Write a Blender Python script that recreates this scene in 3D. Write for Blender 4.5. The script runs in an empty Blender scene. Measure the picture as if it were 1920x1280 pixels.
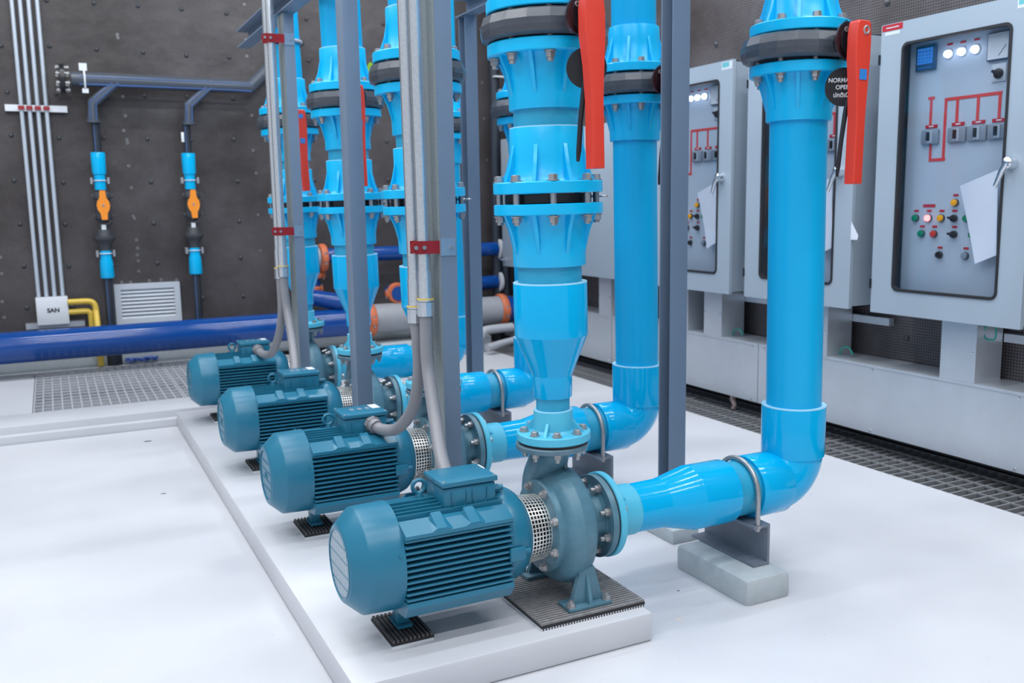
import bpy, bmesh, math, random
from mathutils import Vector, Matrix, Euler
random.seed(7)
PI = math.pi
SC = bpy.context.scene
COL = SC.collection
X_, Y_, Z_ = Vector((1, 0, 0)), Vector((0, 1, 0)), Vector((0, 0, 1))

# ------------------------------------------------------------------ materials
MATS = {}
def mat(name, col, rough=.5, metal=0., spec=.5, noise=0., nscale=20., bump=0., bscale=200., emis=None, estr=0., rvar=0., coat=0.):
    m = bpy.data.materials.new(name); m.use_nodes = True
    nt = m.node_tree; b = nt.nodes['Principled BSDF']
    b.inputs['Base Color'].default_value = (*col, 1)
    b.inputs['Roughness'].default_value = rough
    b.inputs['Metallic'].default_value = metal
    b.inputs['Specular IOR Level'].default_value = spec
    if coat: b.inputs['Coat Weight'].default_value = coat; b.inputs['Coat Roughness'].default_value = .12
    if noise or bump or rvar:
        tc = nt.nodes.new('ShaderNodeTexCoord')
    if noise or rvar:
        n = nt.nodes.new('ShaderNodeTexNoise'); n.inputs['Scale'].default_value = nscale
        n.inputs['Detail'].default_value = 5; n.inputs['Roughness'].default_value = .6
        nt.links.new(tc.outputs['Object'], n.inputs['Vector'])
    if noise:
        mx = nt.nodes.new('ShaderNodeMix'); mx.data_type = 'RGBA'
        mx.inputs[6].default_value = (*[max(0, c * (1 - noise)) for c in col], 1)
        mx.inputs[7].default_value = (*[min(1, c * (1 + noise) + noise * .02) for c in col], 1)
        nt.links.new(n.outputs['Fac'], mx.inputs[0]); nt.links.new(mx.outputs[2], b.inputs['Base Color'])
    if rvar:
        mr = nt.nodes.new('ShaderNodeMapRange'); mr.inputs[3].default_value = rough - rvar; mr.inputs[4].default_value = rough + rvar
        nt.links.new(n.outputs['Fac'], mr.inputs[0]); nt.links.new(mr.outputs[0], b.inputs['Roughness'])
    if bump:
        n2 = nt.nodes.new('ShaderNodeTexNoise'); n2.inputs['Scale'].default_value = bscale; n2.inputs['Detail'].default_value = 3
        nt.links.new(tc.outputs['Object'], n2.inputs['Vector'])
        bp = nt.nodes.new('ShaderNodeBump'); bp.inputs['Strength'].default_value = bump; bp.inputs['Distance'].default_value = .002
        nt.links.new(n2.outputs['Fac'], bp.inputs['Height']); nt.links.new(bp.outputs['Normal'], b.inputs['Normal'])
    if emis:
        b.inputs['Emission Color'].default_value = (*emis, 1); b.inputs['Emission Strength'].default_value = estr
    MATS[name] = m
    return m
PVC = mat('pvc_blue', (.0, .425, .79), .11, spec=.4, noise=.04, nscale=6, rvar=.03)
PVCE = mat('pvc_rim_highlight', (.38, .70, .88), .5)  # paler blue paints in the light caught by upward socket edges
CHAN = mat('steel_channel_paint', (.17, .20, .25), .42, noise=.2, nscale=25)
PVCR = mat('pvc_blue_riser', (.0, .41, .76), .34, spec=.4, noise=.05, nscale=5)
PVCF = mat('pvc_blue_fitting', (.0, .485, .86), .30, noise=.05, nscale=9)
PVCP = mat('pvc_blue_pipe_stock', (.02, .34, .55), .38, noise=.16, nscale=14)
PVCL = mat('pvc_pale_flange', (.085, .50, .70), .42, noise=.06, nscale=25)
TEAL = mat('teal_enamel', (.016, .165, .27), .32, noise=.08, nscale=14, rvar=.06)
TEALD = mat('teal_castiron', (.080, .195, .262), .40, noise=.38, nscale=22, bump=.12, bscale=120, rvar=.1)
TEALF = mat('teal_dusty_flange', (.105, .19, .245), .5, noise=.25, nscale=40)
GAL = mat('galvanised_bolt', (.42, .42, .43), .42, .75, noise=.25, nscale=60)
CHROME = mat('chrome', (.75, .77, .8), .12, 1.)
STEEL = mat('perforated_steel', (.85, .84, .80), .34, .6, noise=.1, nscale=80)
BLACK = mat('black_plastic', (.012, .013, .018), .35)
RUB = mat('black_rubber', (.018, .018, .022), .6)
VALVE = mat('grey_pvc_valve', (.06, .07, .088), .26, noise=.15, nscale=30, rvar=.06)
RED = mat('orange_red_handle', (.68, .048, .028), .38, noise=.05, nscale=30)
CLAMPR = mat('red_clamp_paint', (.30, .012, .016), .35)
POST = mat('grey_post_paint', (.175, .232, .315), .45, noise=.06, nscale=8)
POSTG = mat('speckled_primer_grey', (.26, .30, .31), .6, noise=.35, nscale=110)
CAB = mat('cabinet_powder_coat', (.37, .44, .515), .42, noise=.02, nscale=4)
CABI = mat('cabinet_inner_panel', (.44, .51, .60), .45)
SHEET = mat('galvanised_sheet', (.62, .66, .715), .36, .6, noise=.12, nscale=6, rvar=.08)
COND = mat('galvanised_conduit', (.70, .74, .79), .26, .85, noise=.18, nscale=120, bump=.15, bscale=500)
FLEX = mat('grey_flex_jacket', (.25, .25, .27), .42, noise=.06, nscale=30)
PLATE = mat('zinc_plate', (.42, .50, .58), .3, .6, noise=.06)
RIBP = mat('ribbed_rubber', (.075, .07, .07), .6, noise=.5, nscale=90)
RIBP2 = mat('ribbed_rubber_dusty', (.25, .245, .25), .66, noise=.5, nscale=60)
CONC = mat('painted_concrete', (.45, .50, .525), .6, noise=.16, nscale=22, bump=.6, bscale=60)
HOTR = mat('navy_blue_pipe', (.003, .055, .26), .13, noise=.1, nscale=10, rvar=.05)
ORNG = mat('orange_coupling', (.56, .14, .055), .55, noise=.3, nscale=20)
GRYP2 = mat('offwhite_pvc', (.38, .39, .43), .45)
GRYP = mat('grey_spool', (.30, .31, .34), .5, noise=.15, nscale=12)
HDPE = mat('black_hdpe', (.025, .032, .045), .32)
HDPEB = mat('hdpe_blue_stripe', (.06, .12, .30), .35)
HDPEG = mat('grey_hdpe', (.07, .085, .11), .3)
WHITE = mat('white_plastic', (.70, .73, .77), .45)
PAPER = mat('paper', (.76, .79, .88), .8)
YEL = mat('yellow_conduit', (.72, .50, .075), .4)
VORNG = mat('orange_valve_lever', (.85, .27, .02), .4)
DKG = mat('dark_grey_fitting', (.05, .055, .065), .45)
LOUV = mat('louvre_aluminium', (.56, .60, .66), .45, .1)
GRATE = mat('galvanised_grating', (.54, .56, .60), .45, .25, noise=.2, nscale=30)
GRATED = mat('trench_grating_steel', (.30, .305, .32), .5, .3, noise=.2, nscale=30)
PIT = mat('pit_concrete', (.34, .35, .37), .8, noise=.2, nscale=8)
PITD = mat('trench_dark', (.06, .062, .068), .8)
RLINE = mat('red_mimic_line', (.62, .05, .05), .5)
RLAB = mat('red_label_plate', (.48, .015, .03), .45)
BRK = mat('grey_breaker', (.22, .26, .32), .45)
BTNG = mat('green_button', (.0, .22, .10), .3)
BTNR = mat('red_button', (.6, .04, .03), .3)
BTNO = mat('amber_lens', (.95, .42, .01), .3)
BLUED = mat('blue_sticker', (.03, .22, .62), .4)
NAVY = mat('meter_navy', (.03, .07, .16), .3)
SCRN = mat('meter_screen', (.02, .10, .35), .25, emis=(.05, .25, .8), estr=.5)
LAMPW = mat('lit_white_lamp', (.9, .95, 1), .3, emis=(.72, .82, 1), estr=9.)
LAMPR = mat('lit_red_lamp', (1, .2, .2), .3, emis=(1, .13, .12), estr=5.)
STONE = mat('pale_chip', (.62, .56, .52), .8)
DSPK = mat('dark_speck', (.05, .05, .06), .8)
GREENW = mat('green_wire', (.02, .32, .26), .4)
LIMEG = mat('lime_plastic', (.45, .62, .02), .4)
BCABLE = mat('blue_cable', (.04, .12, .48), .4)
PINK = mat('rusty_pink_dirt', (.4, .30, .28), .8)

def floor_mat():
    m = bpy.data.materials.new('epoxy_floor'); m.use_nodes = True; nt = m.node_tree; b = nt.nodes['Principled BSDF']
    tc = nt.nodes.new('ShaderNodeTexCoord')
    n = nt.nodes.new('ShaderNodeTexNoise'); n.inputs['Scale'].default_value = 1.6; n.inputs['Detail'].default_value = 6
    nt.links.new(tc.outputs['Object'], n.inputs['Vector'])
    r = nt.nodes.new('ShaderNodeValToRGB'); e = r.color_ramp.elements
    e[0].position = .3; e[0].color = (.55, .56, .60, 1); e[1].position = .7; e[1].color = (.625, .635, .67, 1)
    nt.links.new(n.outputs['Fac'], r.inputs[0]); 
    # scattered small specks
    v = nt.nodes.new('ShaderNodeTexVoronoi'); v.inputs['Scale'].default_value = 14
    nt.links.new(tc.outputs['Object'], v.inputs['Vector'])
    lt = nt.nodes.new('ShaderNodeMath'); lt.operation = 'LESS_THAN'; lt.inputs[1].default_value = .035
    nt.links.new(v.outputs['Distance'], lt.inputs[0])
    wn = nt.nodes.new('ShaderNodeSeparateColor'); nt.links.new(v.outputs['Color'], wn.inputs[0])
    gt = nt.nodes.new('ShaderNodeMath'); gt.operation = 'GREATER_THAN'; gt.inputs[1].default_value = .8
    nt.links.new(wn.outputs[0], gt.inputs[0])
    mu = nt.nodes.new('ShaderNodeMath'); mu.operation = 'MULTIPLY'
    nt.links.new(lt.outputs[0], mu.inputs[0]); nt.links.new(gt.outputs[0], mu.inputs[1])
    mu2 = nt.nodes.new('ShaderNodeMath'); mu2.operation = 'MULTIPLY'; mu2.inputs[1].default_value = .55
    nt.links.new(mu.outputs[0], mu2.inputs[0])
    mx = nt.nodes.new('ShaderNodeMix'); mx.data_type = 'RGBA'; mx.inputs[7].default_value = (.2, .2, .22, 1)
    nt.links.new(mu2.outputs[0], mx.inputs[0]); nt.links.new(r.outputs[0], mx.inputs[6]); nt.links.new(mx.outputs[2], b.inputs['Base Color'])
    n2 = nt.nodes.new('ShaderNodeTexNoise'); n2.inputs['Scale'].default_value = 5; nt.links.new(tc.outputs['Object'], n2.inputs['Vector'])
    mr = nt.nodes.new('ShaderNodeMapRange'); mr.inputs[3].default_value = .28; mr.inputs[4].default_value = .45
    nt.links.new(n2.outputs['Fac'], mr.inputs[0]); nt.links.new(mr.outputs[0], b.inputs['Roughness'])
    bp = nt.nodes.new('ShaderNodeBump'); bp.inputs['Strength'].default_value = .08; bp.inputs['Distance'].default_value = .004
    n3 = nt.nodes.new('ShaderNodeTexNoise'); n3.inputs['Scale'].default_value = 25; nt.links.new(tc.outputs['Object'], n3.inputs['Vector'])
    nt.links.new(n3.outputs['Fac'], bp.inputs['Height']); nt.links.new(bp.outputs['Normal'], b.inputs['Normal'])
    return m
FLOOR = floor_mat()

def mesh_wall_mat(name, axis, lift=1.):
    # dark acoustic mat behind a fine wire mesh: cells 10 mm
    m = bpy.data.materials.new(name); m.use_nodes = True; nt = m.node_tree; b = nt.nodes['Principled BSDF']
    tc = nt.nodes.new('ShaderNodeTexCoord'); sp = nt.nodes.new('ShaderNodeSeparateXYZ'); nt.links.new(tc.outputs['Object'], sp.inputs[0])
    def lines(out):
        a = nt.nodes.new('ShaderNodeMath'); a.operation = 'MULTIPLY'; a.inputs[1].default_value = 1 / .0135; nt.links.new(out, a.inputs[0])
        f = nt.nodes.new('ShaderNodeMath'); f.operation = 'FRACT'; nt.links.new(a.outputs[0], f.inputs[0])
        g = nt.nodes.new('ShaderNodeMath'); g.operation = 'LESS_THAN'; g.inputs[1].default_value = .5; nt.links.new(f.outputs[0], g.inputs[0])
        return g
    g1 = lines(sp.outputs[axis]); g2 = lines(sp.outputs[2])
    mxm = nt.nodes.new('ShaderNodeMath'); mxm.operation = 'MAXIMUM'; nt.links.new(g1.outputs[0], mxm.inputs[0]); nt.links.new(g2.outputs[0], mxm.inputs[1])
    n = nt.nodes.new('ShaderNodeTexNoise'); n.inputs['Scale'].default_value = 1.3; n.inputs['Detail'].default_value = 7; n.inputs['Roughness'].default_value = .62
    nt.links.new(tc.outputs['Object'], n.inputs['Vector'])
    r = nt.nodes.new('ShaderNodeValToRGB'); e = r.color_ramp.elements
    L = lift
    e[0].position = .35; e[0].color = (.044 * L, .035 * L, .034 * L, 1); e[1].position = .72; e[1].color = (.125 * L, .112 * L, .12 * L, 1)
    nt.links.new(n.outputs['Fac'], r.inputs[0])
    mx = nt.nodes.new('ShaderNodeMix'); mx.data_type = 'RGBA'; mx.blend_type = 'MULTIPLY'; mx.inputs[7].default_value = (.06, .06, .065, 1)
    inv = nt.nodes.new('ShaderNodeMath'); inv.operation = 'SUBTRACT'; inv.inputs[0].default_value = 1.; nt.links.new(mxm.outputs[0], inv.inputs[1])
    nt.links.new(inv.outputs[0], mx.inputs[0]); nt.links.new(r.outputs[0], mx.inputs[6])
    nt.links.new(mx.outputs[2], b.inputs['Base Color']); b.inputs['Roughness'].default_value = .42
    n2 = nt.nodes.new('ShaderNodeTexNoise'); n2.inputs['Scale'].default_value = 2.2; n2.inputs['Detail'].default_value = 4; nt.links.new(tc.outputs['Object'], n2.inputs['Vector'])
    bp = nt.nodes.new('ShaderNodeBump'); bp.inputs['Strength'].default_value = .5; bp.inputs['Distance'].default_value = .05
    nt.links.new(n2.outputs['Fac'], bp.inputs['Height'])
    bp2 = nt.nodes.new('ShaderNodeBump'); bp2.inputs['Strength'].default_value = .5; bp2.inputs['Distance'].default_value = .002
    nt.links.new(mxm.outputs[0], bp2.inputs['Height']); nt.links.new(bp.outputs['Normal'], bp2.inputs['Normal'])
    nt.links.new(bp2.outputs['Normal'], b.inputs['Normal'])
    return m
WALLB = mesh_wall_mat('mesh_wall_back', 0, 1.0)
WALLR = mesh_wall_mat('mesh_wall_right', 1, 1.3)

def glass_mat():
    m = bpy.data.materials.new('clear_acrylic'); m.use_nodes = True; nt = m.node_tree
    for n in list(nt.nodes): nt.nodes.remove(n)
    o = nt.nodes.new('ShaderNodeOutputMaterial'); t = nt.nodes.new('ShaderNodeBsdfTransparent'); g = nt.nodes.new('ShaderNodeBsdfGlossy')
    t.inputs[0].default_value = (.95, .965, .98, 1); g.inputs['Roughness'].default_value = .05
    f = nt.nodes.new('ShaderNodeLayerWeight'); f.inputs[0].default_value = .5
    p = nt.nodes.new('ShaderNodeMath'); p.operation = 'POWER'; p.inputs[1].default_value = 4; nt.links.new(f.outputs['Facing'], p.inputs[0])
    a = nt.nodes.new('ShaderNodeMath'); a.operation = 'MULTIPLY_ADD'; a.inputs[1].default_value = .5; a.inputs[2].default_value = .035; nt.links.new(p.outputs[0], a.inputs[0])
    mx = nt.nodes.new('ShaderNodeMixShader'); nt.links.new(a.outputs[0], mx.inputs[0]); nt.links.new(t.outputs[0], mx.inputs[1]); nt.links.new(g.outputs[0], mx.inputs[2])
    nt.links.new(mx.outputs[0], o.inputs[0]); return m
GLASS = glass_mat()

# ------------------------------------------------------------------ mesh builder
class MB:
    def __init__(s): s.bm = bmesh.new()
    def _add(s, verts, faces, M=None):
        vs = [s.bm.verts.new(M @ Vector(v) if M else Vector(v)) for v in verts]
        for f in faces:
            try: s.bm.faces.new([vs[i] for i in f])
            except ValueError: pass
        return vs
    def box(s, a, b, M=None, bev=0.):
        x0, y0, z0 = a; x1, y1, z1 = b
        v = [(x0, y0, z0), (x1, y0, z0), (x1, y1, z0), (x0, y1, z0), (x0, y0, z1), (x1, y0, z1), (x1, y1, z1), (x0, y1, z1)]
        f = [(0, 3, 2, 1), (4, 5, 6, 7), (0, 1, 5, 4), (1, 2, 6, 5), (2, 3, 7, 6), (3, 0, 4, 7)]
        if not bev: s._add(v, f, M); return s
        t = bmesh.new(); vs = [t.verts.new(p) for p in v]
        for q in f: t.faces.new([vs[i] for i in q])
        bmesh.ops.bevel(t, geom=t.edges[:], offset=bev, segments=2, affect='EDGES', profile=.5)
        t.verts.index_update(); s._add([p.co.copy() for p in t.verts], [[q.index for q in g.verts] for g in t.faces], M); t.free(); return s
    def lathe(s, prof, n=48, M=None, caps=True, close=False):
        # prof list of (r, h); axis local Z
        V = []; F = []; k = len(prof)
        for i in range(n):
            a = 2 * PI * i / n; c, q = math.cos(a), math.sin(a)
            for r, h in prof: V.append((r * c, r * q, h))
        for i in range(n):
            j = (i + 1) % n
            for p in range(k - 1 + (1 if close else 0)):
                p2 = (p + 1) % k
                F.append((i * k + p, j * k + p, j * k + p2, i * k + p2))
        vs = s._add(V, F, M)
        if caps and not close:
            for p in (0, k - 1):
                if prof[p][0] > 1e-5:
                    try:
                        ring = [vs[i * k + p] for i in range(n)]
                        s.bm.faces.new(ring if p else ring[::-1])
                    except ValueError: pass
        return s
    def cyl(s, p0, p1, r, n=24, r2=None):
        p0, p1 = Vector(p0), Vector(p1); d = p1 - p0
        M = Matrix.Translation(p0) @ d.to_track_quat('Z', 'Y').to_matrix().to_4x4()
        return s.lathe([(r, 0), (r if r2 is None else r2, d.length)], n, M)
    def tube(s, pts, r, n=16, caps=True):
        pts = [Vector(p) for p in pts]; m = len(pts)
        rs = r if isinstance(r, (list, tuple)) else [r] * m
        rings = []; up = None
        for i in range(m):
            t = (pts[min(i + 1, m - 1)] - pts[max(i - 1, 0)]).normalized()
            if up is None: up = t.orthogonal().normalized()
            up = (up - t * up.dot(t)).normalized(); w = t.cross(up)
            rings.append([s.bm.verts.new(pts[i] + rs[i] * (math.cos(2 * PI * k / n) * up + math.sin(2 * PI * k / n) * w)) for k in range(n)])
        for i in range(m - 1):
            for k in range(n):
                s.bm.faces.new([rings[i][k], rings[i][(k + 1) % n], rings[i + 1][(k + 1) % n], rings[i + 1][k]])
        if caps: s.bm.faces.new(rings[0][::-1]); s.bm.faces.new(rings[-1])
        return s
    def prism(s, poly, h0, h1, M=None):
        # poly: list of (x, y); extruded along local z
        k = len(poly); V = [(x, y, h0) for x, y in poly] + [(x, y, h1) for x, y in poly]
        F = [tuple(range(k))[::-1], tuple(range(k, 2 * k))] + [(i, (i + 1) % k, k + (i + 1) % k, k + i) for i in range(k)]
        s._add(V, F, M); return s
    def torus(s, R, r, n=24, m=10, M=None, a0=0, a1=2 * PI):
        V = []; F = []
        full = abs(a1 - a0 - 2 * PI) < 1e-4; nn = n if full else n + 1
        for i in range(nn):
            a = a0 + (a1 - a0) * i / n
            for j in range(m):
                b = 2 * PI * j / m; V.append(((R + r * math.cos(b)) * math.cos(a), (R + r * math.cos(b)) * math.sin(a), r * math.sin(b)))
        for i in range(n):
            i2 = (i + 1) % nn
            for j in range(m): F.append((i * m + j, i2 * m + j, i2 * m + (j + 1) % m, i * m + (j + 1) % m))
        s._add(V, F, M); return s
    def mesh(s, name, m, ang=35, recalc=True):
        if recalc: bmesh.ops.recalc_face_normals(s.bm, faces=s.bm.faces[:])
        me = bpy.data.meshes.new(name); s.bm.to_mesh(me); s.bm.free()
        for p in me.polygons: p.use_smooth = True
        me.set_sharp_from_angle(angle=math.radians(ang))
        me.materials.append(m); return me
    def build(s, name, m, parent=None, ang=35, label=None):
        return inst(name, s.mesh(name, m, ang), parent, label=label)
def inst(name, me, parent=None, M=None, label=None):
    o = bpy.data.objects.new(name, me); COL.objects.link(o)
    if parent: o.parent = parent
    if M is not None: o.matrix_local = M
    if label: o['label'] = label
    return o
def thing(name, label, cat, loc=(0, 0, 0), rot=(0, 0, 0), group=None):
    o = bpy.data.objects.new(name, None); COL.objects.link(o); o.empty_display_size = .05
    o.location = loc; o.rotation_euler = rot; return tag(o, label, cat, group)
def tag(o, label=None, cat=None, group=None, kind=None):
    if label: o['label'] = label
    if cat: o['category'] = cat
    if group: o['group'] = group
    if kind: o['kind'] = kind
    return o
def text_obj(cu, parent):
    tmp = bpy.data.objects.new('tmp_text', cu); COL.objects.link(tmp); bpy.context.view_layer.update()
    me = bpy.data.meshes.new_from_object(tmp.evaluated_get(bpy.context.evaluated_depsgraph_get())); bpy.data.objects.remove(tmp)
    t = bpy.data.objects.new('lettering', me); COL.objects.link(t); t.parent = parent; return t
def copy_tree(o, parent=None, skip=()):
    c = o.copy(); COL.objects.link(c)
    if parent: c.parent = parent
    c.matrix_basis = o.matrix_basis.copy(); c.matrix_parent_inverse = o.matrix_parent_inverse.copy()
    for ch in list(o.children): copy_tree(ch, c)
    return c
RX = Matrix.Rotation(PI / 2, 4, 'Y')          # local z -> +x
def T(x, y=0, z=0): return Matrix.Translation((x, y, z))
def RZ(a): return Matrix.Rotation(a, 4, 'Z')

# hex fasteners ---------------------------------------------------------------
def hexv(r): return [(r * math.cos(PI / 3 * k), r * math.sin(PI / 3 * k)) for k in range(6)]
def bolt_mesh(L, rs, rh, head=.012, nut=.012, wash=.003, tail=.008):
    # shank from z=0 (under head washer) down to -L; head above
    b = MB(); b.lathe([(rh * 1.3, 0), (rh * 1.3, wash)], 16); b.prism(hexv(rh), wash, wash + head); b.lathe([(rh * .8, wash + head), (rh * .7, wash + head + .001)], 12)
    b.lathe([(rs, -L - wash - nut - tail), (rs, 0)], 12)
    b.lathe([(rh * 1.3, -L - wash), (rh * 1.3, -L)], 16); b.prism(hexv(rh), -L - wash - nut, -L - wash)
    return b.mesh('bolt', GAL, 30)

# ------------------------------------------------------------------ pipe fitting helpers
def ribs(mb, poly, az0, n, t=.009, M0=None):
    # poly in (radius, height); one gusset per angle
    for k in range(n):
        a = az0 + 2 * PI * k / n
        R = RZ(a) @ Matrix(((1, 0, 0, 0), (0, 0, -1, 0), (0, 1, 0, 0), (0, 0, 0, 1)))   # (x,y,z)->(r, -z, y)
        mb.prism(poly, -t / 2, t / 2, (M0 @ R) if M0 else R)
    return mb

def smooth(pts, n=8):
    P = [Vector(p) for p in pts]; out = []
    P = [P[0] * 2 - P[1]] + P + [P[-1] * 2 - P[-2]]
    for i in range(1, len(P) - 2):
        for k in range(n):
            t = k / n
            out.append(.5 * ((2 * P[i]) + (-P[i - 1] + P[i + 1]) * t + (2 * P[i - 1] - 5 * P[i] + 4 * P[i + 1] - P[i + 2]) * t * t + (-P[i - 1] + 3 * P[i] - 3 * P[i + 1] + P[i + 2]) * t ** 3))
    out.append(P[-2]); return out

# =================================================================== SETTING
HS = .083
def struct(name, mb, m, label=None):
    o = mb.build(name, m); o['kind'] = 'structure'
    if label: o['label'] = label
    return o
fl = MB()
fl.box((-6, -5, -.2), (2.0, 3.13, 0)); fl.box((.2028, 3.13, -.2), (2.0, 5.2, 0))
fl.box((2.46, -5, -.2), (2.6, 5.3, 0))
struct('floor', fl, FLOOR)
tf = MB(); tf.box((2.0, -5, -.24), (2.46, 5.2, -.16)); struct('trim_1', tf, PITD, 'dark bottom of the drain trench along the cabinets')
# raised floor beyond the pump plinth, built around the square pit under the grating
pf = MB()
PX0, PX1, PY0, PY1 = -1.356, .03, 3.515, 4.955
pf.box((-6, 3.14, -.2), (.2, 3.2, .043), bev=.004)
pf.box((-6, 3.2, -.2), (.2, PY0, HS), bev=.006)
pf.box((-6, PY0, -.2), (PX0, 4.72, HS)); pf.box((PX1, PY0, -.2), (.2, 5.2, HS)); pf.box((-6, 4.955, -.2), (PX1, 5.2, HS))
pf.box((-6, PY0, -.2), (PX1, 5.2, -.1))
struct('trim_2', pf, FLOOR, 'raised white floor level behind the pumps with a stepped edge')
pp = MB(); pp.box((-6, PY0, -.098), (PX1, 4.955, -.09)); struct('trim_3', pp, PIT, 'grey bottom of the pit below the grating')
cb = MB(); cb.box((-6, 5.0, HS), (2.0, 5.2, HS + .085), bev=.004); struct('baseboard_back', cb, CONC)
wb = MB(); wb.box((-6, 5.2, -.2), (2.6, 5.3, 4)); struct('wall_back', wb, WALLB)
wr = MB(); wr.box((2.46, -5, -.2), (2.56, 5.2, 4)); struct('wall_right', wr, WALLR)
cl = MB(); cl.box((-6, -5, 4.0), (2.6, 5.3, 4.1)); struct('ceiling', cl, mat('ceiling_grey', (.55, .58, .62), .7))

WB, WR = bpy.data.objects['wall_back'], bpy.data.objects['wall_right']
nub = MB(); nub.lathe([(.0, .012), (.006, .0115), (.013, .007), (.016, 0), (.016, -.002)], 14, caps=False); NUB = nub.mesh('wall_stud', DKG, 60)
scr = MB(); scr.torus(.008, .0024, 12, 6); SCRM = scr.mesh('wall_screw', GAL)
MW = Matrix.Rotation(PI / 2, 4, 'X')      # z -> -y
NUBX = [-1.375, -1.08, -.78, -.48, -.18, .136, .436, .736, 1.04, 1.35, 1.65, 1.95]
for zz in (2.64, 2.32, 2.01, 1.705, 1.40, 1.10, .80, .51):
    for xx in NUBX:
        if (xx, zz) in ((-.78, 1.40),): continue
        inst('stud', NUB, WB, T(xx + random.uniform(-.01, .01), 5.2, zz + random.uniform(-.01, .01)) @ MW)
for xx, zz in [(-.641, 2.431), (-.639, 2.409), (-.636, 2.0), (-.628, 1.866), (-.647, 1.76), (-.63, 1.696), (-.628, 1.673), (-.632, 1.509), (-.625, 1.351), (-.626, 1.146), (-.619, 1.13), (-.616, .97), (-.613, .911), (-.62, .86), (-.616, .817), (-.617, .741), (.263, 2.708), (.26, 2.448), (.261, 2.331), (.272, 1.893), (.269, 1.629), (.28, 1.455), (.278, 1.136), (.279, .858), (-.74, .665), (-.678, .661), (-.548, .667), (-.466, .67), (-.356, .665), (-1.511, .88), (-1.511, .765), (-1.524, .57), (-1.521, .457), (2.217, 2.654), (2.222, 2.216), (2.23, 1.918), (2.252, 1.567)]:
    inst('screw', SCRM, WB, T(xx, 5.198, zz) @ MW)
MWR = Matrix.Rotation(-PI / 2, 4, 'Y')
for yy, zz in [(2.376, 2.111), (1.108, 2.107), (.907, .524), (1.74, 2.11), (2.376, 2.42), (1.74, 2.42), (1.108, 2.42), (.5, 2.42)]:
    inst('stud', NUB, WR, T(2.46, yy, zz) @ MWR)

# gratings --------------------------------------------------------------------
def grating(name, x0, x1, y0, y1, z, px, py, hb, label, tb=.006, rod=.0035, longy=True):
    o = thing(name, label, 'floor grating', (x0, y0, z)); G_ = GRATE if longy else GRATED
    b = MB()
    b.box((0, 0, -hb), (x1 - x0, tb, 0)); b.box((0, y1 - y0 - tb, -hb), (x1 - x0, y1 - y0, 0))
    b.box((0, tb, -hb), (tb, y1 - y0 - tb, 0)); b.box((x1 - x0 - tb, tb, -hb), (x1 - x0, y1 - y0 - tb, 0))
    b.build('frame', G_, o)
    b = MB(); n = round((x1 - x0) / px)
    for i in range(1, n): xx = (x1 - x0) * i / n; b.box((xx - tb / 2, tb, -(hb * .8 if longy else .008)), (xx + tb / 2, y1 - y0 - tb, 0))
    tag(b.build('bearing_bars' if longy else 'tie_rods', G_, o), kind='stuff')
    b = MB(); n = round((y1 - y0) / py)
    for i in range(1, n): yy = (y1 - y0) * i / n; b.box((tb, yy - rod, -(.012 if longy else hb)), (x1 - x0 - tb, yy + rod, -.002))
    tag(b.build('tie_rods' if longy else 'bearing_bars', G_, o), kind='stuff')
    return o
grating('floor_grating', PX0 + .004, -.545, PY0 + .004, PY1 - .004, HS, .051, .1, .03, 'square steel grating at far left, the panel with the yellow conduit behind', tb=.008, rod=.006)
grating('floor_grating', -.54, PX1 - .004, PY0 + .004, PY1 - .004, HS, .051, .1, .03, 'square steel grating panel partly hidden behind the farthest pump motor', tb=.008, rod=.006)
grating('floor_grating', -2.8, PX0 - .004, 4.724, PY1 - .004, HS, .3, .045, .02, 'narrow strip of grating at the far left running along the back wall', tb=.008, rod=.006)
for k, (a, b_) in enumerate([(-1.2, -.02), (-.016, 1.13), (1.134, 2.3), (2.304, 3.5), (3.504, 5.19)]):
    grating('drain_grating', 2.004, 2.45, a, b_, -.004, .11, .05, .03,
            ['trench grating below the cabinets at the right edge of the picture', 'trench grating just right of the nearest suction elbow', 'trench grating seen between the two nearest suction risers', 'trench grating behind the second suction elbow', 'farthest trench grating close to the back wall'][k], tb=.007, rod=.0035, longy=False)

# concrete pump plinth -----------------------------------------------------------
b = MB(); b.box((-.6408, -.2186, 0), (.2028, 3.128, HS), bev=.009)
tag(b.build('pump_plinth', FLOOR), 'long low white painted concrete plinth carrying all four pumps', 'plinth')

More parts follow.
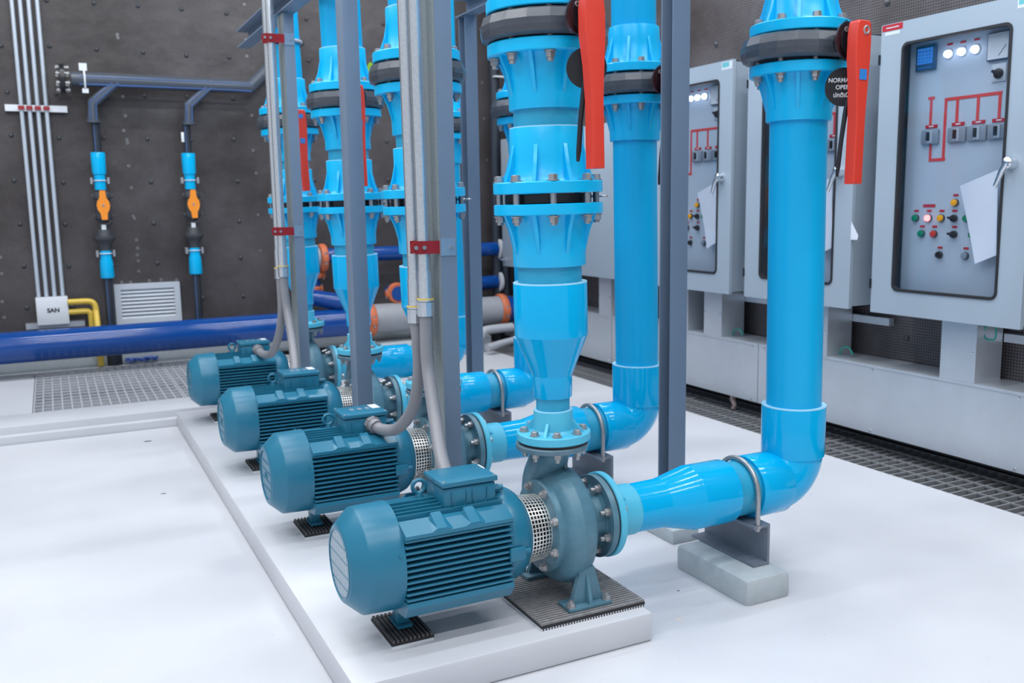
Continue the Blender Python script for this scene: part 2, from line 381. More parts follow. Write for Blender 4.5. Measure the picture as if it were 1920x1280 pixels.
# =================================================================== PUMP
XP, ZP = .012, .3015
def make_pump():
    P = thing('water_pump', 'x', 'pump', (XP, 0, 0))
    ax = lambda x: T(x - XP, 0, ZP) @ RX
    # fan cowl
    b = MB(); b.lathe([(.088, -.604), (.0985, -.6025), (.101, -.6005), (.1345, -.5635), (.1365, -.5605), (.1375, -.557), (.1395, -.48), (.1395, -.472), (.134, -.472), (.132, -.556), (.088, -.598)], 64, T(-XP, 0, ZP) @ RX, close=True)
    for a in (0.35, 2.8, 4.4): b.lathe([(.004, .138), (.004, .1425)], 10, T(-.487 - XP, 0, ZP) @ Matrix.Rotation(a + PI, 4, 'X'))
    cow = b.build('fan_cowl', TEAL, P)
    # body
    b = MB(); b.lathe([(.10, -.475), (.108, -.47), (.108, -.181), (.127, -.179), (.1315, -.172), (.1315, -.160), (.129, -.145), (.122, -.126), (.112, -.113), (.100, -.107), (.096, -.10)], 48, T(-XP, 0, ZP) @ RX)
    b.build('motor_body', TEAL, P)
    AXX = Matrix(((0, 0, 1, 0), (1, 0, 0, 0), (0, 1, 0, 0), (0, 0, 0, 1)))
    for s in (-1, 1):
        b = MB()
        for k in range(11):
            z = -.078 + k * .0152
            y0 = math.sqrt(max(.1 ** 2 - z * z, 0)) if abs(z) < .1 else .03
            b.box((-.472, min(s * y0, s * .1345), z - .0026), (-.178 - (.005 if k % 2 else 0), max(s * y0, s * .1345), z + .0026), T(-XP, 0, ZP))
        b.build('side_fins', TEAL, P)
    b = MB()
    for k in range(9):
        y = -.068 + k * .017
        b.box((-.472, y - .0024, .09), (-.178, y + .0024, .134 - abs(y) * .2), T(-XP, 0, ZP))
    b.build('top_fins', TEAL, P)
    b = MB()
    for k in range(9):
        y = -.068 + k * .017
        if abs(y) > .03: b.box((-.472, y - .0024, -.128 + abs(y) * .15), (-.178, y + .0024, -.085), T(-XP, 0, ZP))
    b.build('bottom_fins', TEAL, P)
    for s in (-1, 1):      # shoulder ledges with cast bosses
        b = MB()
        b.prism([(s * .075, .104), (s * .084, .112), (s * .139, .090), (s * .139, .081), (s * .095, .05)], -.472, -.178, T(-XP, 0, ZP) @ AXX)
        for x in (-.375, -.285):
            t = bmesh.new()
            q = [(x - .032, s * .138, .0885), (x + .032, s * .138, .0885), (x + .020, s * .094, .107), (x - .020, s * .094, .107),
                 (x - .013, s * .137, .097), (x + .013, s * .137, .097), (x + .013, s * .088, .124), (x - .013, s * .088, .124)]
            b._add(q, [(0, 1, 5, 4), (1, 2, 6, 5), (2, 3, 7, 6), (3, 0, 4, 7), (4, 5, 6, 7), (0, 3, 2, 1)], T(-XP, 0, ZP)); t.free()
        b.build('upper_ledge', TEAL, P)
        b = MB()
        b.prism([(s * .06, -.115), (s * .10, -.086), (s * .136, -.0855), (s * .1375, -.098), (s * .112, -.130), (s * .05, -.138)], -.472, -.178, T(-XP, 0, ZP) @ AXX)
        b.build('lower_ledge', TEAL, P)
        b = MB()
        b.box((-.190, s * .118 - .014, -.028), (-.145, s * .118 + .026 * s, .008), T(-XP, 0, ZP), bev=.004)
        b.cyl((-.147 - XP, s * .130, ZP - .01), (-.128 - XP, s * .128, ZP - .01), .008, 12)
        b.build('end_shield_lug', TEAL, P)
    # junction box
    jb = MB(); jb.box((-.340, -.061, .100), (-.191, .065, .169), T(-XP, 0, ZP), bev=.006)
    jb.box((-.347, -.068, .092), (-.185, .072, .106), T(-XP, 0, ZP), bev=.004)
    for x in (-.297, -.238):      # knock-out outlines on the near wall
        m = T(x - XP, -.0635, ZP + .136) @ Matrix.Rotation(PI / 2, 4, 'X')
        jb.torus(.021, .0013, 20, 6, m, PI, 2 * PI)
        jb.box((x - .022, -.0645, .136), (x - .020, -.062, .158), T(-XP, 0, ZP)); jb.box((x + .020, -.0645, .136), (x + .022, -.062, .158), T(-XP, 0, ZP))
    jo = jb.build('junction_box', TEAL, P)
    b = MB(); b.box((-.345, -.066, .171), (-.186, .070, .186), T(-XP, 0, ZP), bev=.004)
    lid = b.build('lid', TEAL, jo)
    b = MB()
    for x in (-.337, -.194):
        for y in (-.058, .062): b.lathe([(.0045, .185), (.0045, .1875), (.002, .188)], 12, T(x - XP, y, ZP))
    b.build('lid_screws', GAL, lid)
    b = MB(); b.cyl((-.192 - XP, -.03, ZP + .14), (-.170 - XP, -.03, ZP + .14), .011, 6); b.cyl((-.170 - XP, -.03, ZP + .14), (-.158 - XP, -.03, ZP + .14), .008, 14)
    b.build('gland', TEAL, jo)
    # lifting eye
    b = MB(); b.torus(.0175, .0055, 24, 10, T(-.373 - XP, .03, ZP + .158) @ Matrix.Rotation(PI / 2, 4, 'X') @ Matrix.Rotation(.0, 4, 'Y')); b.lathe([(.012, .118), (.012, .13), (.008, .141)], 12, T(-.373 - XP, .03, ZP))
    b.build('lifting_eye', TEAL, P)
    # motor foot
    b = MB(); b.box((-.462, -.02, HS + .028), (-.43, .02, .2), T(-XP), bev=.003); b.box((-.466, -.035, HS + .024), (-.426, .035, HS + .033), T(-XP)); b.build('motor_foot', TEAL, P)
    # coupling guard
    b = MB(); n = 50
    rr = lambda x: .0965 + (x + .11) * (-.0065 / .07)
    for i in range(n):
        a = 2 * PI * i / n
        M = T(-XP, 0, ZP) @ Matrix.Rotation(a, 4, 'X')
        b.prism([(-.110, rr(-.110) - .001), (-.036, rr(-.036) - .001), (-.036, rr(-.036)), (-.110, rr(-.110))], -.0016, .0016, M @ Matrix(((1, 0, 0, 0), (0, 0, 1, 0), (0, 1, 0, 0), (0, 0, 0, 1))))
    for k in range(8):
        x = -.108 + k * .0101; w = .0035 if k in (0, 7) else .0015
        b.lathe([(rr(x - w) + .0003, x - w), (rr(x + w) + .0003, x + w), (rr(x + w) - .001, x + w), (rr(x - w) - .001, x - w)], n, T(-XP, 0, ZP) @ RX, close=True)
    b.build('coupling_guard', STEEL, P)
    b = MB(); b.lathe([(.062, -.108), (.062, -.03)], 24, T(-XP, 0, ZP) @ RX); b.build('coupling', BLACK, P)
    # volute
    b = MB(); b.lathe([(.04, -.037), (.088, -.037), (.100, -.036), (.125, -.035), (.129, -.031), (.129, -.018), (.134, -.015), (.150, -.010), (.160, .002), (.1655, .018), (.168, .022), (.1675, .028), (.165, .033), (.163, .05), (.154, .066), (.135, .078), (.105, .086), (.088, .092), (.080, .102), (.0775, .118), (.080, .135), (.09, .141)], 64, T(-XP, 0, ZP) @ RX)
    vol = b.build('volute', TEALD, P)
    # spiral throat rising into the discharge neck
    pts = []; rs = []
    for k in range(8):
        a = -1.2 + k * .22
        pts.append((.024 - XP, (.124 - .004 * k) * math.cos(a), ZP + (.124 - .004 * k) * math.sin(a))); rs.append(.034 + .003 * k)
    pts += [(.022 - XP, .083, ZP + .088), (.021 - XP, .066, ZP + .125), (.018 - XP, .040, ZP + .160), (.013 - XP, .014, ZP + .192), (.012 - XP, 0, ZP + .226)]; rs += [.057, .058, .056, .053, .053]
    P_ = smooth(pts, 4); R_ = []
    for i in range(len(rs) - 1):
        for q in range(4): R_.append(rs[i] + (rs[i + 1] - rs[i]) * q / 4)
    R_.append(rs[-1])
    b = MB(); b.tube(P_, R_, 28)
    b.box((.035 - XP, -.030, ZP + .12), (.045 - XP, .03, ZP + .222)); b.box((.02 - XP, -.062, ZP + .14), (.05 - XP, -.04, ZP + .150))
    b.build('discharge_throat', TEALD, P)
    b = MB(); b.lathe([(.05, .5215), (.099, .5225), (.1, .525), (.1, .535), (.098, .5372), (.05, .5372)], 56); b.build('discharge_flange', TEALF, P)
    b = MB(); b.lathe([(.07, .141), (.118, .1412), (.119, .143), (.119, .1590), (.1175, .160), (.07, .160)], 56, T(-XP, 0, ZP) @ RX); sf = b.build('suction_flange', TEALD, P)
    bm = bolt_mesh(.0445, .0065, .011, head=.009, nut=.011, tail=.013)
    for k in range(8):
        a = PI / 8 + k * PI / 4
        # long bolts through suction flange, nuts on the pump side
        inst('bolt', bm, sf, T(.1855 - XP, .097 * math.cos(a), ZP + .097 * math.sin(a)) @ RX)
    nm = MB(); nm.lathe([(.0135, 0), (.0135, .003)], 14); nm.prism(hexv(.011), .003, .013); nm.lathe([(.006, .013), (.006, .018)], 10); NM = nm.mesh('bolt', GAL, 30)
    for k in range(8):
        a = PI / 8 + k * PI / 4
        inst('bolt', NM, vol, T(-.0345 - XP, .113 * math.cos(a), ZP + .113 * math.sin(a)) @ Matrix.Rotation(-PI / 2, 4, 'Y'))
    # casing feet
    for s in (-1, 1):
        b = MB()
        MM = Matrix(((1, 0, 0, 0), (0, 1, 0, 0), (0, 0, 1, 0), (0, 0, 0, 1)))
        base = HS + .0195
        b.box((-.024 - XP, min(s * .09, s * .158), base), (.110 - XP, max(s * .09, s * .158), base + .011), bev=.003)
        # tapering web (front plate)
        y0, y1 = s * .118, s * .134
        b.prism([(-.005 - XP, base + .008), (.095 - XP, base + .008), (.066 - XP, base + .11), (.025 - XP, base + .11)], min(y0, y1), max(y0, y1), Matrix(((1, 0, 0, 0), (0, 0, 1, 0), (0, 1, 0, 0), (0, 0, 0, 1))))
        b.prism([(s * .155, base + .008), (s * .06, base + .008), (s * .05, base + .13), (s * .13, base + .11)], .04 - XP, .05 - XP, Matrix(((0, 0, 1, 0), (1, 0, 0, 0), (0, 1, 0, 0), (0, 0, 0, 1))))
        f = b.build('casing_foot', TEALD, P)
        for x in (-.012, .10):
            inst('bolt', NM, f, T(x - XP, s * .142, base + .011))
    return P
pump = make_pump()
PY = [0, .886, 1.782, 2.825]
PXO = [0, 0, 0, .008]
PL = ['nearest blue-green motor pump, its fan grille showing pale slots', 'second pump from the front, grey hose looping into the near side of its junction box',
      'third pump from the front, white sticker on its junction box, hose dropping behind it', 'farthest blue-green motor pump beside the floor grating']
pumps = [pump] + [copy_tree(pump) for _ in range(3)]
for i, p in enumerate(pumps):
    p.location = (XP + PXO[i], PY[i], 0); p['label'] = PL[i]; p['group'] = 'motor pumps in a row on the plinth'
# grille of the nearest pump: pale slots; the others have a closed badge disc
def grille(P, first):
    M = T(-XP, 0, ZP) @ RX
    if first:
        b = MB(); b.lathe([(0.001, -.6022), (.087, -.6022)], 40, M, caps=False); back = b.build('fan_grille', WHITE, P, label='pale grille behind blue bars')
        b = MB()
        for k in range(-8, 9):
            y = k * .0105; h = math.sqrt(max(.0885 ** 2 - y * y, 0))
            if h > .01: b.box((-.6028, y - .0013, -h), (-.5985, y + .0012, h), T(-XP, 0, ZP))
        for z in (-.052, -.018, .018, .052):
            h = math.sqrt(.0885 ** 2 - z * z); b.box((-.6029, -h, z - .0014), (-.5985, h, z + .0014), T(-XP, 0, ZP))
        b.lathe([(.086, -.605), (.0915, -.605), (.0915, -.598), (.086, -.598)], 48, M, close=True)
        b.build('grille_bars', TEAL, back)
    else:
        b = MB(); b.lathe([(0.001, -.6015), (.087, -.6015)], 40, M, caps=False)
        b.lathe([(.084, -.605), (.088, -.605), (.088, -.598), (.084, -.598)], 48, M, close=True)
        for z in (-.045, -.015, .015, .045):
            h = math.sqrt(.084 ** 2 - z * z); b.box((-.6035, -h, z - .0012), (-.6, h, z + .0012), T(-XP, 0, ZP))
        b.torus(.014, .0018, 20, 6, T(-.602 - XP, 0, ZP) @ RX)
        b.build('fan_grille', TEAL, P)
for i, p in enumerate(pumps): grille(p, i == 0)
# stickers on the lids of the farther boxes, faint marks on the nearest
for i, p in enumerate(pumps):
    lid = [c for c in [c for c in p.children if c.name.startswith('junction_box')][0].children if c.name.startswith('lid')][0]
    if i:
        b = MB(); b.box((-.222 - XP, .0, ZP + .1861), (-.192 - XP, .062, ZP + .1866)); b.build('sticker', WHITE, lid, label='white sticker')
        b = MB()
        for k in range(3): b.box((-.30 + k * .028 - XP, .0, ZP + .1861), (-.285 + k * .028 - XP, .03, ZP + .1864))
        b.build('wiring_diagram', BRK, lid)
    else:
        b = MB(); b.box((-.194 - XP, .01, ZP + .1861), (-.189 - XP, .05, ZP + .1866)); b.build('sticker', WHITE, lid, label='narrow white sticker edge')

# ribbed pads -------------------------------------------------------------------
def ribbed_pad(x0, x1, y0, y1, z, along, pitch, label, m, name='vibration_pad'):
    o = thing(name, label, 'rubber pad', ((x0 + x1) / 2, (y0 + y1) / 2, z), group='ribbed vibration pads')
    cx, cy = (x1 - x0) / 2, (y1 - y0) / 2
    b = MB(); b.box((-cx, -cy, 0), (cx, cy, .0062)); pl_ = b.build('backing_plate', WHITE, o)
    if along == 'x':
        b = MB()
        for k in range(round(2 * cx / .0085)): b.box((-cx + .003 + k * .0085, -cy - .0008, .0006), (-cx + .0062 + k * .0085, -cy + .001, .0058))
        tag(b.build('edge_notches', RUB, pl_), kind='stuff')
    b = MB(); b.box((-cx - .0005, -cy - .0005, .0062), (cx + .0005, cy + .0005, .0135)); b.build('rubber_sheet', RUB, o); b = MB()
    L, W = (2 * cx, 2 * cy) if along == 'x' else (2 * cy, 2 * cx)
    n = round(W / pitch)
    for k in range(n):
        c = -W / 2 + (k + .5) * W / n; h = W / n * .3
        if along == 'x': b.box((-cx, c - h, .0135), (cx, c + h, .0195))
        else: b.box((c - h, -cy, .0135), (c + h, cy, .0195))
    # notched lower rim
    m2 = round(L / .009)
    for k in range(m2):
        c = -L / 2 + (k + .5) * L / m2
        if along == 'x':
            pass
    tag(b.build('raised_ribs', m, o), kind='stuff')
    return o
PN = ['nearest pump', 'second pump from the front', 'third pump from the front', 'farthest pump']
for i in range(4):
    ribbed_pad(-.12 + PXO[i], .203, PY[i] - .177, PY[i] + .177, HS, 'x', .0122, 'wide ribbed rubber pad under the casing feet of the ' + PN[i], RIBP2)
    ribbed_pad(-.50 + PXO[i], -.386, PY[i] - .083, PY[i] + .085, HS, 'y', .0115, 'small dark ribbed pad under the motor foot of the ' + PN[i], RIBP)

# =================================================================== DISCHARGE PIPE (origin at pump flange face)
Z0 = .5372
def h(z): return z - Z0
def pts_(*a): return [(r, h(z)) for r, z in a]
AZR = 0.
BL_CK = bolt_mesh(.0885, .0085, .0125, head=.013, nut=.013, tail=.007)
BL_BF = bolt_mesh(.142, .0085, .0125, head=.013, nut=.013, tail=.010)
BL_PF = bolt_mesh(.0480, .0065, .0105, head=.009, nut=.010, tail=.010)
def put_bolts(parent, me, R, z, n=8, ph=PI / 8):
    for k in range(n):
        a = ph + 2 * PI * k / n
        inst('bolt', me, parent, T(R * math.cos(a), R * math.sin(a), z) @ RZ(a))
def make_discharge():
    D = thing('discharge_pipe', 'x', 'pipe')
    b = MB(); b.lathe(pts_((.045, .5375), (.096, .5375), (.096, .5455), (.045, .5455)), 48, close=True); b.build('gasket', RUB, D)
    b = MB(); b.lathe(pts_((.045, .5458), (.1, .5458), (.1022, .548), (.1022, .567), (.1, .569), (.062, .570), (.0565, .576), (.0548, .59), (.0542, .6285), (.0525, .6295), (.045, .6295)), 56)
    ribs(b, pts_((.052, .60), (.058, .60), (.075, .582), (.088, .569), (.05, .569)), PI / 4, 4, .008)
    f = b.build('flange_adapter', PVCL, D); put_bolts(f, BL_PF, .0815, h(.5695))
    b = MB(); b.lathe(pts_((.0465, .625), (.0465, .668)), 40); b.build('pipe_neck', PVCP, D)
    b = MB(); b.lathe(pts_((.046, .6655), (.052, .6655), (.0537, .668), (.0548, .7255), (.0551, .727), (.0558, .7285), (.0988, .8365), (.0998, .838), (.1, .8395), (.1005, .9795), (.0995, .982), (.088, .982)), 64); b.build('reducer', PVC, D)
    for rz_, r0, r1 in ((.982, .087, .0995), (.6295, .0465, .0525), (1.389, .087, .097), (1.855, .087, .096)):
        b = MB(); b.lathe(pts_((r0, rz_ - .002), (r1 + .0008, rz_ - .002), (r1 + .0006, rz_ + .0012), (r0, rz_ + .0012)), 56, close=True); b.build('socket_highlight', PVCE, D)  # thin rings added as painted highlights on the socket ends
    b = MB(); b.lathe(pts_((.0865, .97), (.0865, 1.04)), 56); b.build('pipe_neck', PVCP, D)
    # lower check-valve flange
    b = MB(); b.lathe(pts_((.087, 1.027), (.0965, 1.027), (.098, 1.03), (.0985, 1.09), (.108, 1.155), (.112, 1.1634), (.143, 1.1634), (.1455, 1.166), (.1455, 1.190), (.143, 1.1917), (.08, 1.1917)), 64)
    ribs(b, pts_((.095, 1.058), (.099, 1.062), (.113, 1.12), (.131, 1.1645), (.095, 1.1645)), 0, 8, .010)
    b.build('flange_adapter', PVCF, D)
    b = MB(); b.lathe(pts_((.08, 1.2185), (.143, 1.2185), (.1455, 1.221), (.1455, 1.2465), (.143, 1.249), (.114, 1.249), (.104, 1.262), (.0985, 1.31), (.0985, 1.3865), (.097, 1.389), (.087, 1.389)), 64)
    ribs(b, pts_((.095, 1.347), (.099, 1.343), (.112, 1.29), (.1265, 1.248), (.095, 1.248)), 0, 8, .010)
    f = b.build('flange_adapter', PVCF, D); put_bolts(f, BL_CK, .1295, h(1.2495))
    b = MB(); b.lathe(pts_((.0865, 1.38), (.0865, 1.45)), 56); b.build('pipe_neck', PVCP, D)
    b = MB(); b.lathe(pts_((.087, 1.434), (.096, 1.434), (.0975, 1.437), (.0975, 1.49), (.108, 1.555), (.115, 1.5685), (.1475, 1.5685), (.150, 1.571), (.150, 1.598), (.1475, 1.6005), (.08, 1.6005)), 64)
    ribs(b, pts_((.095, 1.468), (.0985, 1.472), (.112, 1.525), (.131, 1.5695), (.095, 1.5695)), 0, 8, .010)
    b.build('flange_adapter', PVCF, D)
    b = MB(); b.lathe(pts_((.08, 1.675), (.1475, 1.675), (.150, 1.6775), (.150, 1.706), (.1475, 1.709), (.115, 1.709), (.106, 1.722), (.0985, 1.79), (.0975, 1.852), (.096, 1.855), (.087, 1.855)), 64)
    ribs(b, pts_((.095, 1.815), (.0985, 1.812), (.112, 1.755), (.131, 1.708), (.095, 1.708)), 0, 8, .010)
    f = b.build('flange_adapter', PVCF, D); put_bolts(f, BL_BF, .1295, h(1.7095))
    b = MB(); b.lathe(pts_((.0865, 1.845), (.0865, 3.2)), 56); b.build('pipe_run', PVCR, D)
    return D
dis = make_discharge()
TILT = [-.0155, -.026, -.020, -.030]
DXO = [.0185, .014, .0165, .028]
diss = [dis] + [copy_tree(dis) for _ in range(3)]
DL = ['nearest blue vertical discharge pipe, in front of all others', 'second discharge riser from the front, half hidden by a grey post with hoses', 'third discharge riser from the front, split by a narrow grey post', 'farthest discharge riser next to the far left post and conduits']
frames = []
for i, d in enumerate(diss):
    d.location = (DXO[i], PY[i], Z0); d.rotation_euler = (0, TILT[i], 0); d['label'] = DL[i]; d['group'] = 'blue discharge risers'
    frames.append(T(DXO[i], PY[i], Z0) @ Matrix.Rotation(TILT[i], 4, 'Y'))
def mset(o, M):
    o.location = M.to_translation(); o.rotation_euler = M.to_euler()
# check valve --------------------------------------------------------------------
cv = thing('check_valve', 'x', 'valve')
b = MB(); b.lathe([(.05, -.0125), (.114, -.0125), (.1155, -.011), (.1155, .011), (.114, .0125), (.05, .0125)], 56); b.build('wafer_body', BLACK, cv)
b = MB(); b.cyl((.11, .0, .002), (.148, .0, .002), .004, 10); b.torus(.011, .003, 20, 8, T(.159, 0, .002)); b.build('lifting_eye', GAL, cv)
cvs = [cv] + [copy_tree(cv) for _ in range(3)]
for i, c in enumerate(cvs):
    mset(c, frames[i] @ T(0, 0, h(1.2051)) @ RZ(-.15)); c['label'] = 'thin black check valve clamped between two blue flanges of the ' + ['nearest riser', 'second riser from the front', 'third riser from the front', 'farthest riser'][i]; c['group'] = 'black check valves'
# butterfly valve ------------------------------------------------------------------
HANDM = None
def make_bfly(R=.1675):
    V = thing('butterfly_valve', 'x', 'valve')
    b = MB(); b.lathe([(.07, -.0365), (.118, -.0365), (.12, -.033), (R - .018, -.033), (R - .004, -.026), (R, -.01), (R, .006), (R - .008, .028), (R - .02, .033), (.12, .033), (.118, .0365), (.07, .0365)], 18, RZ(.12)); body = b.build('wafer_body', VALVE, V, ang=12)
    # neck and mounting head toward -Y
    b = MB(); b.cyl((0, -.14, 0), (0, -.198, 0), .024, 24); b.cyl((0, -.194, 0), (0, -.2, 0), .047, 32); b.build('neck', BLACK, V)
    b = MB(); b.lathe([(.0, 0), (.056, 0), (.056, .0022), (.0, .0022)], 48, T(-.004, -.207, 0) @ Matrix.Rotation(PI / 2, 4, 'X'), caps=False); pl = b.build('clear_cover', GLASS, V)
    b = MB()
    for k in range(15):
        a = PI * .62 + k * .115
        b.box((.043, -.0012, 0), (.051, .0012, .0015), T(-.004, -.2095, 0) @ Matrix.Rotation(PI / 2, 4, 'X') @ RZ(a))
    b.lathe([(.0, 0), (.0395, 0), (.0395, .003), (.0, .003)], 40, T(0.002, -.206, 0) @ Matrix.Rotation(PI / 2, 4, 'X'), caps=False)
    b.build('notch_plate', BLACK, V)
    b = MB(); b.lathe([(.003, .0), (.007, .0), (.007, .002), (.003, .002)], 16, T(-.024, -.212, .024) @ Matrix.Rotation(PI / 2, 4, 'X'), close=True); b.build('screw', GAL, V)
    # handle: thick lever hanging down
    MX = Matrix(((1, 0, 0, 0), (0, 0, 1, 0), (0, 1, 0, 0), (0, 0, 0, 1)))
    poly = [(-.024, .036), (-.018, .042), (.018, .042), (.024, .036), (.028, .0), (.028, -.05), (.0235, -.13), (.0205, -.20), (.0205, -.364), (-.0135, -.364), (-.0135, -.20), (-.019, -.12), (-.028, -.05), (-.028, .01)]
    t = bmesh.new(); k = len(poly)
    va = [t.verts.new((x, -.222, z)) for x, z in poly]; vb = [t.verts.new((x, -.256, z)) for x, z in poly]
    t.faces.new(va); t.faces.new(vb[::-1])
    for i in range(k): t.faces.new([va[i], vb[i], vb[(i + 1) % k], va[(i + 1) % k]])
    bmesh.ops.recalc_face_normals(t, faces=t.faces[:])
    ed = [e for e in t.edges if all(abs(v.co.y + .256) < 1e-5 for v in e.verts)]
    bmesh.ops.bevel(t, geom=ed, offset=.006, segments=3, affect='EDGES', profile=.6)
    b = MB(); b.bm.free(); b.bm = t
    hd = b.build('lever', RED, V, ang=25)
    b = MB(); b.cyl((0, -.2, 0), (0, -.225, 0), .018, 20); b.build('stem', BLACK, V)
    b = MB(); b.tube([(-.004, -.209, -.15), (-.010, -.208, -.19), (-.018, -.207, -.25), (-.024, -.206, -.32), (-.027, -.206, -.345)], [.007, .007, .0065, .0065, .004], 10)
    b.build('locking_trigger', BLACK, V)
    return V
bf = make_bfly()
def disc(V, x, z, text=False, dy=-.19, rz=-.5):
    MD = T(x, dy, z) @ RZ(rz)
    b = MB(); b.lathe([(0, 0), (.0495, 0), (.0495, .002), (0, .002)], 48, MD @ Matrix.Rotation(PI / 2, 4, 'X'), caps=False)
    o = b.build('label_disc', BLACK, V)
    if text:
        for s, zz, sz in (('NORMALLY', .017, .0155), ('OPEN', -.001, .0155), ('ปกติเปิด', -.021, .0155)):
            cu = bpy.data.curves.new('text', 'FONT'); cu.body = s; cu.size = sz; cu.align_x = 'CENTER'; cu.align_y = 'CENTER'; cu.extrude = .0002; cu.offset = .0004; cu.materials.append(WHITE)
            t = text_obj(cu, o)
            t.matrix_local = MD @ T(.0, -.0025, zz) @ Matrix.Rotation(PI / 2, 4, 'X')
    return o
bfs = [bf] + [copy_tree(bf) for _ in range(3)]
sb = copy_tree(bf); sbs = [sb] + [copy_tree(bf) for _ in range(3)]
ON = ['nearest', 'second', 'third', 'farthest']
for i, c in enumerate(bfs):
    mset(c, frames[i] @ T(0, 0, h(1.6375)) @ RZ([0, -.17, -.09, 0][i])); c['group'] = 'butterfly valves on the discharge risers'
    c['label'] = ['dark grey butterfly valve with a plain orange-red lever on the nearest riser, top centre', 'dark grey butterfly valve on the second riser, its lever hidden behind the post with hoses', 'butterfly valve on the third riser, thin red lever beside a grey post', 'farthest discharge butterfly valve, red lever with blue dot and square'][i]
disc(bfs[0], .012, -.120)
disc(bfs[1], .008, -.120)
for i in (1, 2, 3):
    b = MB(); b.lathe([(0, 0), (.012, 0), (.012, .002), (0, .002)], 20, T(0, -.256, .01) @ Matrix.Rotation(PI / 2, 4, 'X'), caps=False); b.box((-.012, -.2575, -.125), (.012, -.256, -.100)); b.build('blue_labels', BLUED, bfs[i])
b = MB(); b.torus(.093, .009, 32, 8); o = b.build('pipe_ring', GRYP2); o.location = (.028 - .030 * 1.5, PY[3], 2.045); tag(o, 'pale ring clamp high on the farthest riser under the beam', 'pipe clamp')
# small yellow-green tag behind third riser
b = MB(); b.lathe([(0, 0), (.05, 0), (.05, .004), (0, .004)], 24, T(0, 0, 0) @ Matrix.Rotation(PI / 2, 4, 'X') @ Matrix.Scale(.35, 4, (1, 0, 0)), caps=False)
o = b.build('plastic_tag', LIMEG); o.location = (.118, 1.80, 1.76); tag(o, 'small lime green plastic tag peeking out right of the third riser', 'tag')

# =================================================================== SUCTION PIPE
LX = .8946; RV = .0855
def make_suction():
    S = thing('suction_pipe', 'x', 'pipe', (.1605, 0, ZP))
    Q = Matrix.Translation((-.1605, 0, 0)) @ RX         # lathe heights given as world X
    b = MB(); b.lathe([(.05, .1602), (.116, .1602), (.116, .1650), (.05, .1650)], 48, Q, close=True); b.build('gasket', RUB, S)
    b = MB(); b.lathe([(.05, .1652), (.120, .1652), (.1225, .168), (.1225, .1835), (.120, .186), (.078, .186), (.0755, .2), (.0745, .268), (.073, .270), (.06, .270)], 56, Q)
    ribs(b, [(.07, .225), (.0765, .22), (.09, .19), (.07, .186)], PI / 4, 4, .007, Q)
    f = b.build('flange_adapter', PVCL, S)
    b = MB(); b.lathe([(.066, .266), (.0712, .2715), (.0735, .3735), (.0737, .375), (.0741, .3765), (.0968, .4785), (.0977, .480), (.098, .4815), (.0985, .61), (.097, .614), (.086, .614)], 72, Q); b.build('reducer', PVC, S)
    b = MB(); b.lathe([(.0855, .60), (.0855, .73)], 56, Q); b.build('pipe_neck', PVCP, S)
    # elbow: socket, bend and socket
    b = MB(); b.lathe([(.086, .700), (.0965, .700), (.0985, .704), (.0985, .82), (.0955, .825)], 64, Q)
    cx, cz, R = LX - .098, .098, .098
    pts = [(LX - .105 - .1605, 0, 0)]
    for k in range(13):
        a = -PI / 2 + k * PI / 24
        pts.append((cx + R * math.cos(a) - .1605, 0, cz + R * math.sin(a)))
    pts.append((LX - .1605, 0, .104))
    b.tube(pts, .0945, 48)
    QS = T(LX - .1605, 0, 0)
    b.lathe([(.094, .078), (.0985, .082), (.1, .24), (.099, .2435), (.0875, .2435)], 64, QS)
    b.build('elbow', PVC, S)
    b = MB(); b.lathe([(.086, .2415), (.0998, .2415), (.0996, .2447), (.086, .2447)], 56, QS, close=True); b.build('socket_highlight', PVCE, S)  # pale ring carries the elbow socket's highlight in its colour
    def sh(mb):     # the riser leans a little
        for v in mb.bm.verts: v.co.x -= .0155 * max(0, v.co.z - .2)
        return mb
    b = MB(); b.lathe([(RV, .23), (RV, 1.15)], 56, QS); sh(b).build('pipe_run', PVCR, S)
    zz = lambda z: z - ZP
    b = MB(); b.lathe([(.086, zz(1.425)), (.0955, zz(1.425)), (.097, zz(1.429)), (.0975, zz(1.47)), (.110, zz(1.54)), (.116, zz(1.5575)), (.1445, zz(1.5575)), (.147, zz(1.56)), (.147, zz(1.587)), (.1445, zz(1.5895)), (.08, zz(1.5895))], 64, QS)
    ribs(b, [(.095, zz(1.455)), (.0985, zz(1.46)), (.112, zz(1.515)), (.130, zz(1.5585)), (.095, zz(1.5585))], 0, 8, .010, QS)
    f = sh(b).build('flange_adapter', PVCF, S)
    b = MB(); b.lathe([(.08, zz(1.675)), (.1445, zz(1.675)), (.147, zz(1.6775)), (.147, zz(1.7045)), (.1445, zz(1.707)), (.115, zz(1.707)), (.106, zz(1.72)), (.0985, zz(1.79)), (.0975, zz(1.845)), (.096, zz(1.849)), (.086, zz(1.849))], 64, QS)
    ribs(b, [(.095, zz(1.81)), (.0985, zz(1.805)), (.112, zz(1.75)), (.130, zz(1.706)), (.095, zz(1.706))], 0, 8, .010, QS)
    f = sh(b).build('flange_adapter', PVCF, S)
    for k in range(8):
        a = PI / 8 + k * PI / 4; dx = -.0155 * (zz(1.63) - .2)
        inst('bolt', BL_BF2, f, T(LX - .1605 + .1265 * math.cos(a) + dx, .1265 * math.sin(a), zz(1.7075)) @ RZ(a))
    b = MB(); b.lathe([(RV, zz(1.84)), (RV, 2.9)], 56, QS); sh(b).build('pipe_run', PVCR, S)
    return S
BL_BF2 = bolt_mesh(.150, .0085, .0125, head=.013, nut=.013, tail=.010)
suc = make_suction()
sucs = [suc] + [copy_tree(suc) for _ in range(3)]
